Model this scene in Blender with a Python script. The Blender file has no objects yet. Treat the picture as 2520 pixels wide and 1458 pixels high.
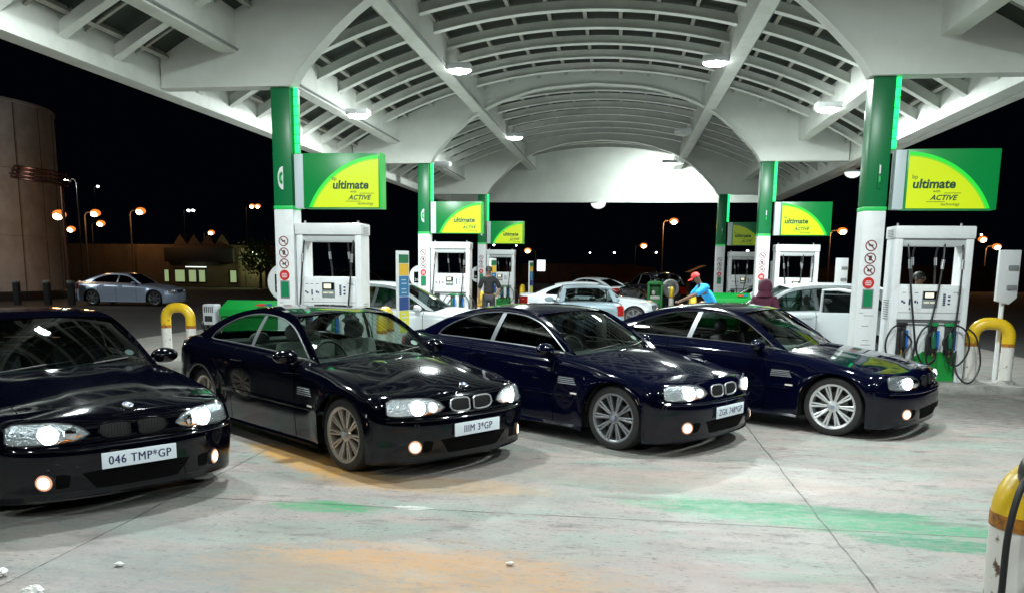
import bpy, bmesh, math, random
from mathutils import Vector, Matrix
S = bpy.context.scene
C = S.collection
random.seed(7)
PI = math.pi
R = math.radians

# ------------------------------------------------------------------ camera
cam_d = bpy.data.cameras.new('camera'); cam = bpy.data.objects.new('camera', cam_d); C.objects.link(cam)
YAW, PIT, ROL, HC = 0.1317, 0.1546, 0.0116, 1.7956
right = Vector((math.cos(YAW), math.sin(YAW), 0))
fwd = Vector((-math.sin(YAW)*math.cos(PIT), math.cos(YAW)*math.cos(PIT), -math.sin(PIT)))
up = right.cross(fwd)
r2 = right*math.cos(ROL) + up*math.sin(ROL); u2 = -right*math.sin(ROL) + up*math.cos(ROL)
Mc = Matrix((r2, u2, -fwd)).transposed().to_4x4(); Mc.translation = (0, 0, HC)
cam.matrix_world = Mc
cam_d.sensor_width = 36; cam_d.lens = 1989.8/2520*36; cam_d.shift_y = (967.4-729)/2520
cam_d.clip_start = 0.05; cam_d.clip_end = 600
S.camera = cam

# ------------------------------------------------------------------ night sky, exposure
W = bpy.data.worlds.new('World'); S.world = W; W.use_nodes = True
bgn = W.node_tree.nodes['Background']; bgn.inputs[0].default_value = (0.012, 0.016, 0.035, 1); bgn.inputs[1].default_value = 0.05
S.view_settings.view_transform = 'Standard'; S.view_settings.look = 'None'
S.view_settings.exposure = 0; S.view_settings.gamma = 1
LAMP = 485.0            # watts of one canopy floodlight
LAMPCOL = (0.90, 1.0, 0.97)

# ------------------------------------------------------------------ materials
MATS = {}
def mat(name, col, rough=.5, metal=0, emit=0, ecol=None, coat=0, spec=.5, noise=None, bump=None, alpha=None):
    if name in MATS: return MATS[name]
    m = bpy.data.materials.new(name); m.use_nodes = True; MATS[name] = m
    nt = m.node_tree; b = nt.nodes['Principled BSDF']
    b.inputs['Base Color'].default_value = (*col, 1); b.inputs['Roughness'].default_value = rough
    b.inputs['Metallic'].default_value = metal; b.inputs['Specular IOR Level'].default_value = spec
    if coat: b.inputs['Coat Weight'].default_value = coat; b.inputs['Coat Roughness'].default_value = .03
    if emit: b.inputs['Emission Color'].default_value = (*(ecol or col), 1); b.inputs['Emission Strength'].default_value = emit
    if noise:   # (scale, second colour, low, high)
        tc = nt.nodes.new('ShaderNodeTexCoord'); n = nt.nodes.new('ShaderNodeTexNoise'); n.inputs['Scale'].default_value = noise[0]; n.inputs['Detail'].default_value = 8
        n.inputs['Roughness'].default_value = .65
        r = nt.nodes.new('ShaderNodeMapRange'); r.inputs[1].default_value = noise[2]; r.inputs[2].default_value = noise[3]
        mx = nt.nodes.new('ShaderNodeMix'); mx.data_type = 'RGBA'; mx.inputs[6].default_value = (*col, 1); mx.inputs[7].default_value = (*noise[1], 1)
        nt.links.new(tc.outputs['Object'], n.inputs['Vector']); nt.links.new(n.outputs[0], r.inputs[0]); nt.links.new(r.outputs[0], mx.inputs[0]); nt.links.new(mx.outputs[2], b.inputs['Base Color'])
    if bump:
        tc = nt.nodes.new('ShaderNodeTexCoord'); n = nt.nodes.new('ShaderNodeTexNoise'); n.inputs['Scale'].default_value = bump[0]; n.inputs['Detail'].default_value = 6
        bp = nt.nodes.new('ShaderNodeBump'); bp.inputs['Strength'].default_value = bump[1]; bp.inputs['Distance'].default_value = .01
        nt.links.new(tc.outputs['Object'], n.inputs['Vector']); nt.links.new(n.outputs[0], bp.inputs['Height']); nt.links.new(bp.outputs[0], b.inputs['Normal'])
    return m
def glass(name, tint=(1, 1, 1), base=.05, rough=0.0):
    if name in MATS: return MATS[name]
    m = bpy.data.materials.new(name); m.use_nodes = True; MATS[name] = m
    nt = m.node_tree; nt.nodes.clear(); o = nt.nodes.new('ShaderNodeOutputMaterial')
    t = nt.nodes.new('ShaderNodeBsdfTransparent'); t.inputs[0].default_value = (*tint, 1)
    g = nt.nodes.new('ShaderNodeBsdfGlossy'); g.inputs['Roughness'].default_value = rough
    lw = nt.nodes.new('ShaderNodeLayerWeight'); lw.inputs[0].default_value = .5
    p = nt.nodes.new('ShaderNodeMath'); p.operation = 'POWER'; p.inputs[1].default_value = 5
    q = nt.nodes.new('ShaderNodeMath'); q.operation = 'MULTIPLY_ADD'; q.inputs[1].default_value = 1-base; q.inputs[2].default_value = base
    mx = nt.nodes.new('ShaderNodeMixShader')
    nt.links.new(lw.outputs['Facing'], p.inputs[0]); nt.links.new(p.outputs[0], q.inputs[0]); nt.links.new(q.outputs[0], mx.inputs[0])
    nt.links.new(t.outputs[0], mx.inputs[1]); nt.links.new(g.outputs[0], mx.inputs[2]); nt.links.new(mx.outputs[0], o.inputs[0])
    return m
def emis(name, col, s): return mat(name, (0, 0, 0), .5, emit=s, ecol=col)

WHITE = mat('white_enamel', (.72, .74, .76), .35, noise=(6, (.6, .62, .62), .5, .8))
WHITE2 = mat('white_plastic', (.7, .72, .74), .4)
ROOFW = mat('canopy_white_steel', (.74, .76, .72), .5, noise=(1.5, (.58, .60, .55), .45, .75))
PLATEW = mat('canopy_white_plate', (.76, .79, .74), .45, noise=(.8, (.64, .67, .62), .4, .75))
DECK = mat('canopy_deck_grey', (.040, .050, .043), .8, spec=.2, noise=(2, (.055, .048, .037), .45, .7))
GREEN_D = mat('dark_green_panel', (.004, .16, .05), .3)
GREEN_B = mat('bright_green_trim', (.01, .42, .08), .4)
LED = emis('green_led_strip', (.01, 1.0, .20), 2.6)
BLACK = mat('black_rubber', (.012, .012, .013), .45)
BLACKG = mat('black_gloss', (.006, .006, .007), .12)
GREYP = mat('grey_plastic', (.22, .23, .24), .45)
DARKT = mat('dark_trim', (.02, .02, .022), .5)
CHROME = mat('chrome', (.75, .76, .78), .12, 1)
SILVER = mat('silver_metal', (.55, .56, .58), .28, 1)
YELLOW = mat('yellow_bollard_paint', (.72, .47, .02), .3, noise=(9, (.30, .13, .02), .60, .68))
BOLW = mat('scuffed_white_paint', (.68, .66, .62), .5, noise=(14, (.10, .05, .03), .60, .66))
RUST = mat('rusty_orange_band', (.42, .16, .01), .5, noise=(20, (.1, .04, .02), .5, .65))
RED = mat('red_sticker', (.55, .02, .02), .4)
AMBER = mat('amber_lens', (.7, .22, .02), .15, emit=.4, ecol=(1, .35, .05))
REDL = mat('red_tail_lens', (.22, .008, .008), .12)
INK = mat('dark_green_ink', (.003, .06, .035), .5)
INKB = mat('dark_blue_ink', (.015, .03, .09), .4)
BLUE = mat('blue_nozzle_plastic', (.01, .11, .42), .3)

MESHB = mat('intake_black', (.003, .003, .003), .9, spec=.1)
# ------------------------------------------------------------------ mesh helpers
class MB:
    def __init__(s): s.v = []; s.f = []
    def add(s, vs, fs):
        n = len(s.v); s.v += [tuple(p) for p in vs]; s.f += [tuple(i+n for i in f) for f in fs]; return s
    def box(s, x0, x1, y0, y1, z0, z1, M=None):
        vs = [Vector((x, y, z)) for x in (x0, x1) for y in (y0, y1) for z in (z0, z1)]
        if M: vs = [M @ v for v in vs]
        return s.add(vs, [(0, 1, 3, 2), (4, 6, 7, 5), (0, 4, 5, 1), (2, 3, 7, 6), (0, 2, 6, 4), (1, 5, 7, 3)])
    def grid(s, pts, closed=False):
        nr = len(pts); nc = len(pts[0]); vs = [p for r in pts for p in r]; fs = []
        for i in range(nr-1):
            for j in range(nc-1 if not closed else nc):
                k = (j+1) % nc
                fs.append((i*nc+j, i*nc+k, (i+1)*nc+k, (i+1)*nc+j))
        return s.add(vs, fs)
    def prism(s, poly, M, h):
        """poly: list of 2D points (ccw) in plane of M; extruded 0..h on M's z"""
        n = len(poly)
        vs = [M @ Vector((a, b, h)) for a, b in poly] + [M @ Vector((a, b, 0)) for a, b in poly]
        fs = [tuple(range(n)), tuple(range(2*n-1, n-1, -1))] + [(i+n, (i+1) % n+n, (i+1) % n, i) for i in range(n)]
        return s.add(vs, fs)
    def tube(s, path, r, n=10, caps=True):
        path = [Vector(p) for p in path]; rings = []
        rr = r if isinstance(r, (list, tuple)) else [r]*len(path)
        t0 = (path[1]-path[0]).normalized(); a = t0.orthogonal().normalized()
        for i, p in enumerate(path):
            t = (path[min(i+1, len(path)-1)]-path[max(i-1, 0)]).normalized()
            a = (a - t*a.dot(t)); a = a.normalized() if a.length > 1e-6 else t.orthogonal().normalized()
            b = t.cross(a)
            rings.append([p+(a*math.cos(2*PI*k/n)+b*math.sin(2*PI*k/n))*rr[i] for k in range(n)])
        s.grid(rings, True)
        if caps:
            m = len(s.v); L = len(rings)*n
            s.f.append(tuple(range(m-L+n-1, m-L-1, -1))); s.f.append(tuple(range(m-n, m)))
        return s
    def lathe(s, prof, M, n=32, closed=False):
        """prof: (radius, height) along M's z"""
        rings = [[M @ Vector((r*math.cos(2*PI*k/n), r*math.sin(2*PI*k/n), h)) for k in range(n)] for r, h in prof]
        return s.grid(rings, True)
    def ell(s, c, r, n=12, m=8, M=None):
        rings = []
        for i in range(m+1):
            a = PI*i/m
            ring = [Vector((c[0]+r[0]*math.sin(a)*math.cos(2*PI*k/n), c[1]+r[1]*math.sin(a)*math.sin(2*PI*k/n), c[2]-r[2]*math.cos(a))) for k in range(n)]
            rings.append([M @ p for p in ring] if M else ring)
        return s.grid(rings, True)
    def xf(s, M): s.v = [tuple(M @ Vector(p)) for p in s.v]; return s
    def build(s, name, m, parent=None, smooth=True, ang=35, bevel=0):
        me = bpy.data.meshes.new(name); me.from_pydata(s.v, [], s.f)
        bm = bmesh.new(); bm.from_mesh(me)
        bmesh.ops.remove_doubles(bm, verts=bm.verts, dist=1e-5)
        bmesh.ops.dissolve_degenerate(bm, dist=1e-5, edges=bm.edges)
        if bevel:
            es = [e for e in bm.edges if len(e.link_faces) == 2 and e.calc_face_angle(0) > R(30)]
            bmesh.ops.bevel(bm, geom=es, offset=bevel, segments=2, profile=.6, affect='EDGES', clamp_overlap=True)
        bmesh.ops.recalc_face_normals(bm, faces=bm.faces)
        bm.to_mesh(me); bm.free()
        o = bpy.data.objects.new(name, me); C.objects.link(o)
        if m: me.materials.append(m)
        if smooth:
            me.shade_smooth(); me.set_sharp_from_angle(angle=R(ang))
        if parent: o.parent = parent
        return o
def frame(o, ex, ey):
    ex = Vector(ex).normalized(); ey = Vector(ey); ez = ex.cross(ey).normalized(); ey = ez.cross(ex)
    M = Matrix((ex, ey, ez)).transposed().to_4x4(); M.translation = o; return M
def tag(o, label=None, cat=None, group=None, kind=None):
    if label: o['label'] = label
    if cat: o['category'] = cat
    if group: o['group'] = group
    if kind: o['kind'] = kind
    return o
def thing(name, label, cat, loc=(0, 0, 0), rz=0, group=None):
    o = bpy.data.objects.new(name, None); C.objects.link(o); o.empty_display_size = .2
    o.location = loc; o.rotation_euler = (0, 0, rz)
    return tag(o, label, cat, group)
def kids(o): return [c for c in bpy.data.objects if c.parent == o]
def copy_tree(o, parent=None):
    c = o.copy(); C.objects.link(c); c.parent = parent
    for ch in kids(o): copy_tree(ch, c)
    return c
def dup(src, loc, rz, label, group=None):
    c = copy_tree(src); c.location = loc; c.rotation_euler = (0, 0, rz); c['label'] = label
    if group: c['group'] = group
    return c
def text(name, body, size, m, parent, M, align='LEFT', shear=0, offset=0, extrude=.001, spacing=1, sx=1, bold=0):
    cu = bpy.data.curves.new('t', 'FONT'); cu.body = body; cu.size = size; cu.align_x = align; cu.shear = shear; cu.offset = offset
    cu.extrude = extrude; cu.space_character = spacing; cu.resolution_u = 3
    o = bpy.data.objects.new('t', cu); C.objects.link(o)
    me = bpy.data.meshes.new_from_object(o.evaluated_get(bpy.context.evaluated_depsgraph_get()))
    bpy.data.objects.remove(o); bpy.data.curves.remove(cu)
    me.transform(Matrix.Diagonal((sx, 1, 1, 1))); me.transform(M)
    if bold:
        bm = bmesh.new(); bm.from_mesh(me); me.transform(Matrix.Translation(M.to_3x3() @ Vector((bold, 0, .0004)))); bm.from_mesh(me); bm.to_mesh(me); bm.free()
    me.name = name; me.materials.clear(); me.materials.append(m)
    ob = bpy.data.objects.new(name, me); C.objects.link(ob)
    if parent: ob.parent = parent
    return ob
def interp(tab, x):
    """tab sorted ascending; smooth (pchip-like) interpolation"""
    if x <= tab[0][0]: return tab[0][1]
    if x >= tab[-1][0]: return tab[-1][1]
    for i in range(len(tab)-1):
        if tab[i][0] <= x <= tab[i+1][0]: break
    x0, y0 = tab[i]; x1, y1 = tab[i+1]; h = x1-x0; d = (y1-y0)/h
    def sl(j):
        if j <= 0 or j >= len(tab)-1: return (tab[min(j+1, len(tab)-1)][1]-tab[max(j-1, 0)][1])/(tab[min(j+1, len(tab)-1)][0]-tab[max(j-1, 0)][0])
        a = (tab[j][1]-tab[j-1][1])/(tab[j][0]-tab[j-1][0]); b = (tab[j+1][1]-tab[j][1])/(tab[j+1][0]-tab[j][0])
        return 0 if a*b <= 0 else 2*a*b/(a+b)
    m0, m1 = sl(i), sl(i+1); t = (x-x0)/h
    return (2*t**3-3*t*t+1)*y0+(t**3-2*t*t+t)*h*m0+(3*t*t-2*t**3)*y1+(t**3-t*t)*h*m1
def lin(a, b, n): return [a+(b-a)*i/(n-1) for i in range(n)]
def catmull(pts, n):
    pts = [Vector(p) for p in pts]; out = []
    P = [pts[0]*2-pts[1]]+pts+[pts[-1]*2-pts[-2]]
    for i in range(1, len(P)-2):
        for k in range(n):
            t = k/n; a, b, c, d = P[i-1], P[i], P[i+1], P[i+2]
            out.append(.5*((2*b)+(c-a)*t+(2*a-5*b+4*c-d)*t*t+(3*b-a-3*c+d)*t**3))
    out.append(pts[-1]); return out
def resample(pts, n):
    pts = [Vector(p) for p in pts]; L = [0]
    for a, b in zip(pts, pts[1:]): L.append(L[-1]+(b-a).length)
    out = []; j = 0
    for i in range(n):
        s = L[-1]*i/(n-1)
        while j < len(L)-2 and L[j+1] < s: j += 1
        t = (s-L[j])/max(L[j+1]-L[j], 1e-9); out.append(pts[j].lerp(pts[j+1], min(t, 1)))
    return out

# ------------------------------------------------------------------ ground
def ground_material(name, asphalt):
    m = bpy.data.materials.new(name); m.use_nodes = True; nt = m.node_tree; N = nt.nodes.new; L = nt.links.new
    b = nt.nodes['Principled BSDF']; tc = N('ShaderNodeTexCoord'); co = tc.outputs['Object']
    def noise(scale, det=6, rough=.6, vec=None, dist=0):
        n = N('ShaderNodeTexNoise'); n.inputs['Scale'].default_value = scale; n.inputs['Detail'].default_value = det
        n.inputs['Roughness'].default_value = rough; n.inputs['Distortion'].default_value = dist; L(vec or co, n.inputs['Vector']); return n.outputs[0]
    def mr(v, a, c, o0=0, o1=1):
        r = N('ShaderNodeMapRange'); r.inputs[1].default_value = a; r.inputs[2].default_value = c; r.inputs[3].default_value = o0; r.inputs[4].default_value = o1; L(v, r.inputs[0]); return r.outputs[0]
    def math_(op, a, c=None):
        n = N('ShaderNodeMath'); n.operation = op; n.use_clamp = False
        for i, v in enumerate((a, c)):
            if v is None: continue
            if isinstance(v, (int, float)): n.inputs[i].default_value = v
            else: L(v, n.inputs[i])
        return n.outputs[0]
    def mix(f, a, c, mode='MIX'):
        n = N('ShaderNodeMix'); n.data_type = 'RGBA'; n.blend_type = mode
        if isinstance(f, (int, float)): n.inputs[0].default_value = f
        else: L(f, n.inputs[0])
        for i, v in ((6, a), (7, c)):
            if isinstance(v, tuple): n.inputs[i].default_value = (*v, 1)
            else: L(v, n.inputs[i])
        return n.outputs[2]
    sep = N('ShaderNodeSeparateXYZ'); L(co, sep.inputs[0]); X, Y = sep.outputs[0], sep.outputs[1]
    if asphalt:
        c = mix(mr(noise(.35), .35, .7), (.045, .047, .05), (.075, .073, .07))
        c = mix(mr(noise(60, 3), .4, .7), c, (.03, .03, .032))
        L(c, b.inputs['Base Color']); b.inputs['Roughness'].default_value = .85
        return m
    wob = noise(1.3, 5, .6)
    stretch = N('ShaderNodeMapping'); stretch.inputs['Scale'].default_value = (1, 2.6, 1); L(co, stretch.inputs[0]); sv = stretch.outputs[0]
    c = mix(mr(noise(.55, 7, .6), .42, .60), (.295, .275, .255), (.205, .208, .195))
    c = mix(mr(noise(1.1, 6, .6, sv), .44, .60), c, (.30, .25, .24))
    c = mix(mr(noise(.9, 6, .6, sv, .5), .5, .64), c, (.235, .27, .245))
    c = mix(mr(noise(2.2, 9, .75, sv), .53, .68), c, (.115, .112, .106))
    c = mix(mr(noise(7, 8, .75, sv), .56, .68, 0, .7), c, (.11, .106, .102))
    c = mix(mr(noise(22, 6, .75, sv), .57, .68, 0, .75), c, (.07, .067, .064))
    c = mix(mr(noise(48, 4, .7, sv), .60, .70, 0, .55), c, (.45, .44, .43))
    def specks(scale, th, keep):
        v = N('ShaderNodeTexVoronoi'); v.inputs['Scale'].default_value = scale; v.inputs['Randomness'].default_value = 1; L(sv, v.inputs['Vector'])
        s_ = N('ShaderNodeSeparateColor'); L(v.outputs['Color'], s_.inputs[0]); d = math_('ADD', v.outputs['Distance'], mr(noise(scale*4, 4, .7), .3, .7, -.07, .07))
        return math_('MULTIPLY', mr(d, th, th*.45), mr(s_.outputs[0], keep, keep+.02))
    c = mix(math_('MULTIPLY', specks(4.5, .18, .60), .7), c, (.10, .095, .092))
    c = mix(math_('MULTIPLY', specks(11, .24, .5), .8), c, (.075, .07, .068))
    c = mix(math_('MULTIPLY', specks(24, .28, .6), .75), c, (.07, .066, .062))
    c = mix(math_('MULTIPLY', specks(15, .18, .86), .7), c, (.48, .47, .45))
    grain = mr(noise(8, 9, .8, sv), .40, .56, .25, 1)
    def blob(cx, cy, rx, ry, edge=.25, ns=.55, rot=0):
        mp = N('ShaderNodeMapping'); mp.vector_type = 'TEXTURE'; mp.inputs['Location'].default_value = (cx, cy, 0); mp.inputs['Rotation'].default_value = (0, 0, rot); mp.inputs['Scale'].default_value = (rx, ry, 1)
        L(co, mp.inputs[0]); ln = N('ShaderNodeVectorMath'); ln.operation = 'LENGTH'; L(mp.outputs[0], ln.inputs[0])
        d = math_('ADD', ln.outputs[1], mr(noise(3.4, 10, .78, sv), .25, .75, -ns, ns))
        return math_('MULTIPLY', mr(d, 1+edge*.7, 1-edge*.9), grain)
    # green, orange, pale and dark colour patches, each with a shape of its own
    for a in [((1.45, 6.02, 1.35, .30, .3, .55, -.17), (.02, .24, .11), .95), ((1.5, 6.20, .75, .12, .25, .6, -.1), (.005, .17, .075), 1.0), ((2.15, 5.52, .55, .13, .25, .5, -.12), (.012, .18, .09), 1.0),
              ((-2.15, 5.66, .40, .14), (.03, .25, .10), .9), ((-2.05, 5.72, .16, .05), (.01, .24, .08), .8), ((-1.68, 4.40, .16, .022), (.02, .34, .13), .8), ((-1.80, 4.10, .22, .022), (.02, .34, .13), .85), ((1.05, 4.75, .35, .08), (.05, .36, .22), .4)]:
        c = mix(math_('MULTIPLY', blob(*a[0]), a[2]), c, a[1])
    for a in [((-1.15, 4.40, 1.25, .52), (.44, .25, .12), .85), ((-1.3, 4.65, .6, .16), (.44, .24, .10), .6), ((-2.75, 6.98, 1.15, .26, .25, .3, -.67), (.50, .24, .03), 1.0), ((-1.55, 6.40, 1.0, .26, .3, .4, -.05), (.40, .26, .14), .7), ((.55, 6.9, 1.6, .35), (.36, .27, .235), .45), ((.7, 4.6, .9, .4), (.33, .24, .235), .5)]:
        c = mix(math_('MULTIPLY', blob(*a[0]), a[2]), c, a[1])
    for a in [((-1.5, 5.74, .13, .05), (.62, .62, .58), .8), ((.1, 6.3, .3, .05), (.13, .12, .12), .75), ((1.75, 6.2, .3, .07), (.06, .13, .09), .8), ((-2.5, 4.2, 1.2, .4), (.17, .18, .19), .6), ((-3.6, 4.9, .9, .5), (.2, .21, .21), .5), ((5.4, 11.4, 2.6, 1.5), (.09, .075, .075), .85), ((2.4, 6.0, .3, .05), (.12, .12, .11), .8)]:
        c = mix(math_('MULTIPLY', blob(*a[0]), a[2]), c, a[1])
    # joints between the slabs: a thin dark sawn line with a dirty edge
    def joint(v, off, w, ww=.02):
        d = math_('ABSOLUTE', math_('SUBTRACT', math_('PINGPONG', math_('ADD', math_('ADD', v, off), mr(noise(1.7, 3), 0, 1, -ww, ww)), 2.45), 0))
        return mr(d, w, w*.35)
    jx = joint(X, 3.4, .0095, .03); jy = joint(Y, -5.725, .011, .012)
    dirt = mr(noise(9, 4), .35, .6, .45, 1)
    c = mix(math_('MULTIPLY', math_('MAXIMUM', jx, jy), dirt), c, (.035, .032, .03))
    sx = joint(X, 3.4, .09, .05)
    c = mix(math_('MULTIPLY', sx, mr(noise(5, 5), .45, .7, 0, .4)), c, (.12, .115, .11))
    L(c, b.inputs['Base Color'])
    L(mr(noise(1.6, 6, .6, sv), .3, .7, .42, .72), b.inputs['Roughness'])
    bp = N('ShaderNodeBump'); bp.inputs['Strength'].default_value = .35; bp.inputs['Distance'].default_value = .006
    L(math_('SUBTRACT', noise(30, 8, .7), math_('MAXIMUM', jx, jy)), bp.inputs['Height']); L(bp.outputs[0], b.inputs['Normal'])
    return m
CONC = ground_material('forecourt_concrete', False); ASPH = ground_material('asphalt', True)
g = MB(); g.add([(-150, -60, -.02), (150, -60, -.02), (150, 260, -.02), (-150, 260, -.02)], [(0, 1, 2, 3)])
tag(g.build('ground', ASPH, smooth=False), kind='structure')
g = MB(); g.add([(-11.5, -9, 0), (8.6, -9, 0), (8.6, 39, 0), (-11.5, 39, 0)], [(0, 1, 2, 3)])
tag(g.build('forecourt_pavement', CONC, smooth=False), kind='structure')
KERB = mat('kerb_concrete', (.34, .33, .31), .7, noise=(5, (.16, .15, .14), .5, .7), bump=(30, .4))
ROWS = (3.396, 13.1, 22.8, 32.5)
for Y in ROWS:
    for x0, x1 in (((-8.3, -2.9), (.85, 6.3)) if Y > 5 else ((1.55, 6.3),)):
        k = MB(); n = 8; pl = []
        r = .42
        for cx, a0 in ((x1-r, -PI/2), (x0+r, PI/2)):
            for i in range(n+1): a = a0+PI*i/n; pl.append((cx+r*math.cos(a), Y+.25+(r+.12)*math.sin(a)))
        k.prism(pl, Matrix.Translation((0, 0, -.01)), .13)
        tag(k.build('kerb_island', KERB, bevel=.02), kind='structure')
# litter on the slabs
def litter(x, y, s, label, sx=1):
    b = MB(); random.seed(int(abs(x*100)+abs(y*10)))
    b.ell((0, 0, 0), (s*sx, s, s*.6), 11, 8); b.v = [tuple(Vector(p)*(1+random.uniform(-.28, .28))) for p in b.v]
    mn = min(p[2] for p in b.v); b.v = [(p[0]+x, p[1]+y, p[2]-mn+.002) for p in b.v]
    tag(b.build('crumpled_paper', mat('paper_white', (.8, .8, .78), .7), smooth=False), label, 'litter', 'scraps of litter on the concrete')
litter(-3.12, 3.80, .04, 'larger crumpled white paper scrap at the bottom edge left of the orange patch', 1.4)
litter(-3.50, 4.02, .035, 'crumpled white paper scrap cut by the left edge of the picture')
litter(-2.93, 4.28, .018, 'tiny white scrap lying beside the slab joint near the left corner', 1.6)
litter(-.62, 4.68, .016, 'small white scrap lying alone in the middle foreground', 1.5)

# ------------------------------------------------------------------ canopy
CX = -.92; RV = 12.56; ZA = 6.75; PITCH = 9.7/8; YB, YE = -6.3, 36.1
canopy = thing('filling_station_canopy', 'white barrel vaulted steel canopy with curved ribs spanning the whole forecourt', 'canopy', (CX, 13.1, 0))
CM = Matrix.Translation((0, -13.1, 0))
def vz(u, off=0): return ZA-RV+math.sqrt((RV+off)**2-u*u)
def arcband(b, off0, off1, y0, y1, um=6.8, n=44):
    """solid curved bar between vault offsets"""
    ring = []
    for i in range(n+1):
        u = -um+2*um*i/n; a = math.asin(u/RV)
        def p(off, y): return ((RV+off)*math.sin(a), y, ZA-RV+(RV+off)*math.cos(a))
        ring.append([p(off0, y0), p(off0, y1), p(off1, y1), p(off1, y0)])
    b.grid(ring, True); k = len(b.v); b.f.append((k-4, k-3, k-2, k-1)); b.f.append((k-4*(n+1)+3, k-4*(n+1)+2, k-4*(n+1)+1, k-4*(n+1)))
ys = []; y = 13.1-16*PITCH
while y < YE-.3: ys.append(y); y += PITCH
for i, y in enumerate(ys):
    if (i % 8) == 0: continue
    b = MB(); arcband(b, .016, .18, y-.04, y+.04); arcband(b, 0, .016, y-.085, y+.085)
    b.xf(CM).build('rib', ROOFW, canopy, ang=30)
b = MB()
for y in ys: arcband(b, .18, .205, y+.50, y+.56, n=40)
for y in ys[:-1]:
    k = -9
    while k <= 9:
        u = k*.72; a = math.asin(u/RV)
        M = Matrix.Translation(((RV)*math.sin(a), 0, ZA-RV+RV*math.cos(a))) @ Matrix.Rotation(a, 4, 'Y')
        b.box(-.035, .035, y+.04, y+PITCH-.04, .17, .27, M); k += 1
tag(b.xf(CM).build('purlins', mat('purlin_steel', (.36, .37, .33), .6, noise=(2, (.28, .25, .2), .4, .7)), canopy, ang=30), kind='stuff')
b = MB(); arcband(b, .27, .31, YB, YE+.1, um=6.95, n=48); b.xf(CM).build('roof_deck', DECK, canopy, ang=30)
LOW = [(0, 6.70), (1.3, 6.60), (2.3, 6.34), (2.7, 6.19), (3.16, 5.95), (3.66, 5.56), (4.1, 5.13), (4.3, 4.92), (4.46, 4.67)]
for Y in (3.396, 13.1, 22.8, 32.5, -6.3):
    b = MB(); us = [0, .3, .65, 1, 1.3, 1.6, 1.9, 2.2, 2.5, 2.8, 3.1, 3.4, 3.7, 3.9, 4.1, 4.25, 4.36, 4.46, 4.85, 5.3, 5.8, 6.3, 6.7]
    us = [-u for u in us[:0:-1]]+us; ring = []
    for u in us:
        z0 = interp(LOW, abs(u)) if abs(u) < 4.46 else 4.66
        z1 = vz(u, .265)
        ring.append([(u, Y-.04, z0), (u, Y+.16, z0), (u, Y+.16, z1), (u, Y-.04, z1)])
    b.grid(ring, True); k = len(b.v); b.f.append((k-4, k-3, k-2, k-1)); b.f.append((3, 2, 1, 0))
    b.xf(CM).build('arched_plate_frame', PLATEW, canopy, ang=25)
    b = MB(); ring = []     # bottom flange of the frame
    for u in us:
        z0 = interp(LOW, abs(u)) if abs(u) < 4.46 else 4.66
        ring.append([(u, Y-.09, z0-.024), (u, Y+.21, z0-.024), (u, Y+.21, z0-.004), (u, Y-.09, z0-.004)])
    b.grid(ring, True); b.xf(CM).build('frame_flange', ROOFW, canopy, ang=25)
for u, zb, zt, w in ((-3.1, 5.97, 6.76, .15), (3.1, 5.97, 6.76, .15), (-5.52, 5.17, 5.84, .14), (5.52, 5.17, 5.84, .14)):
    b = MB(); b.box(u-w, u+w, YB, YE, zb, zt); b.xf(CM).build('longitudinal_beam', ROOFW, canopy, bevel=.012)
for u, z in ((-2.93, 6.02), (3.27, 6.02), (-5.35, 5.22)):
    MB().tube([(u, YB, z), (u, YE, z)], .018, 8).xf(CM).build('conduit', GREYP, canopy)
for s in (-1, 1):
    b = MB(); b.box(s*6.72, s*7.05, YB, YE+.1, 4.60, 5.14); b.xf(CM).build('eave_beam', ROOFW, canopy, bevel=.02)
b = MB(); b.box(7.30, 7.52, YB, YE, 4.70, 4.90); b.box(7.05, 7.3, YB+1, YB+1.1, 4.75, 4.85)
for i in range(8): b.box(7.0, 7.32, YB+2+i*5.2, YB+2.08+i*5.2, 4.74, 4.8)
b.xf(CM).build('gutter', ROOFW, canopy, bevel=.015)
b = MB(); ring = []
for u in lin(-6.95, 6.95, 61):
    ring.append([(u, YE+.1, 4.62), (u, YE+.28, 4.62), (u, YE+.28, vz(u, .38)), (u, YE+.1, vz(u, .38))])
b.grid(ring, True); k = len(b.v); b.f.append((k-4, k-3, k-2, k-1)); b.f.append((3, 2, 1, 0))
b.xf(CM).build('end_wall', PLATEW, canopy, ang=25)

LENS = emis('flood_lens_glow', (.93, 1, .98), 34)
LENSOFF = mat('unlit_lens', (.6, .62, .62), .2)
def floodlight(x, y, z, side, label, tilt=0, on=True, power=1.0, group='floodlights under the canopy', spin=0):
    """side: +1 arm reaches to -x (fixture to the right of its beam)"""
    t = thing('canopy_floodlight', label, 'floodlight', (x, y, z), spin, group)
    b = MB(); b.box(-.26, .26, -.17, .17, 0, .13); b.build('housing', WHITE2, t, bevel=.03)
    b = MB(); b.box(-side*.26, -side*.62, -.06, .06, .05, .12); b.build('arm', WHITE2, t, bevel=.01)
    M = Matrix.Rotation(tilt, 4, 'X')
    b = MB(); prof = [(0, -.075), (.10, -.07), (.17, -.05), (.215, -.02), (.225, .01)]
    rings = [[(r*math.cos(a)*1.12, r*math.sin(a)*.74, h) for a in [2*PI*k/28 for k in range(28)]] for r, h in prof]
    b.grid(rings, True); b.build('lens', LENS if on else LENSOFF, t)
    if on:
        ld = bpy.data.lights.new('flood_lamp', 'AREA'); ld.shape = 'RECTANGLE'; ld.size = .42; ld.size_y = .28
        ld.energy = LAMP*power; ld.color = LAMPCOL
        lo = bpy.data.objects.new('flood_lamp', ld); C.objects.link(lo); lo.parent = t
        lo.location = (0, 0, -.09); lo.rotation_euler = (tilt, 0, 0)
    return t
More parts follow.
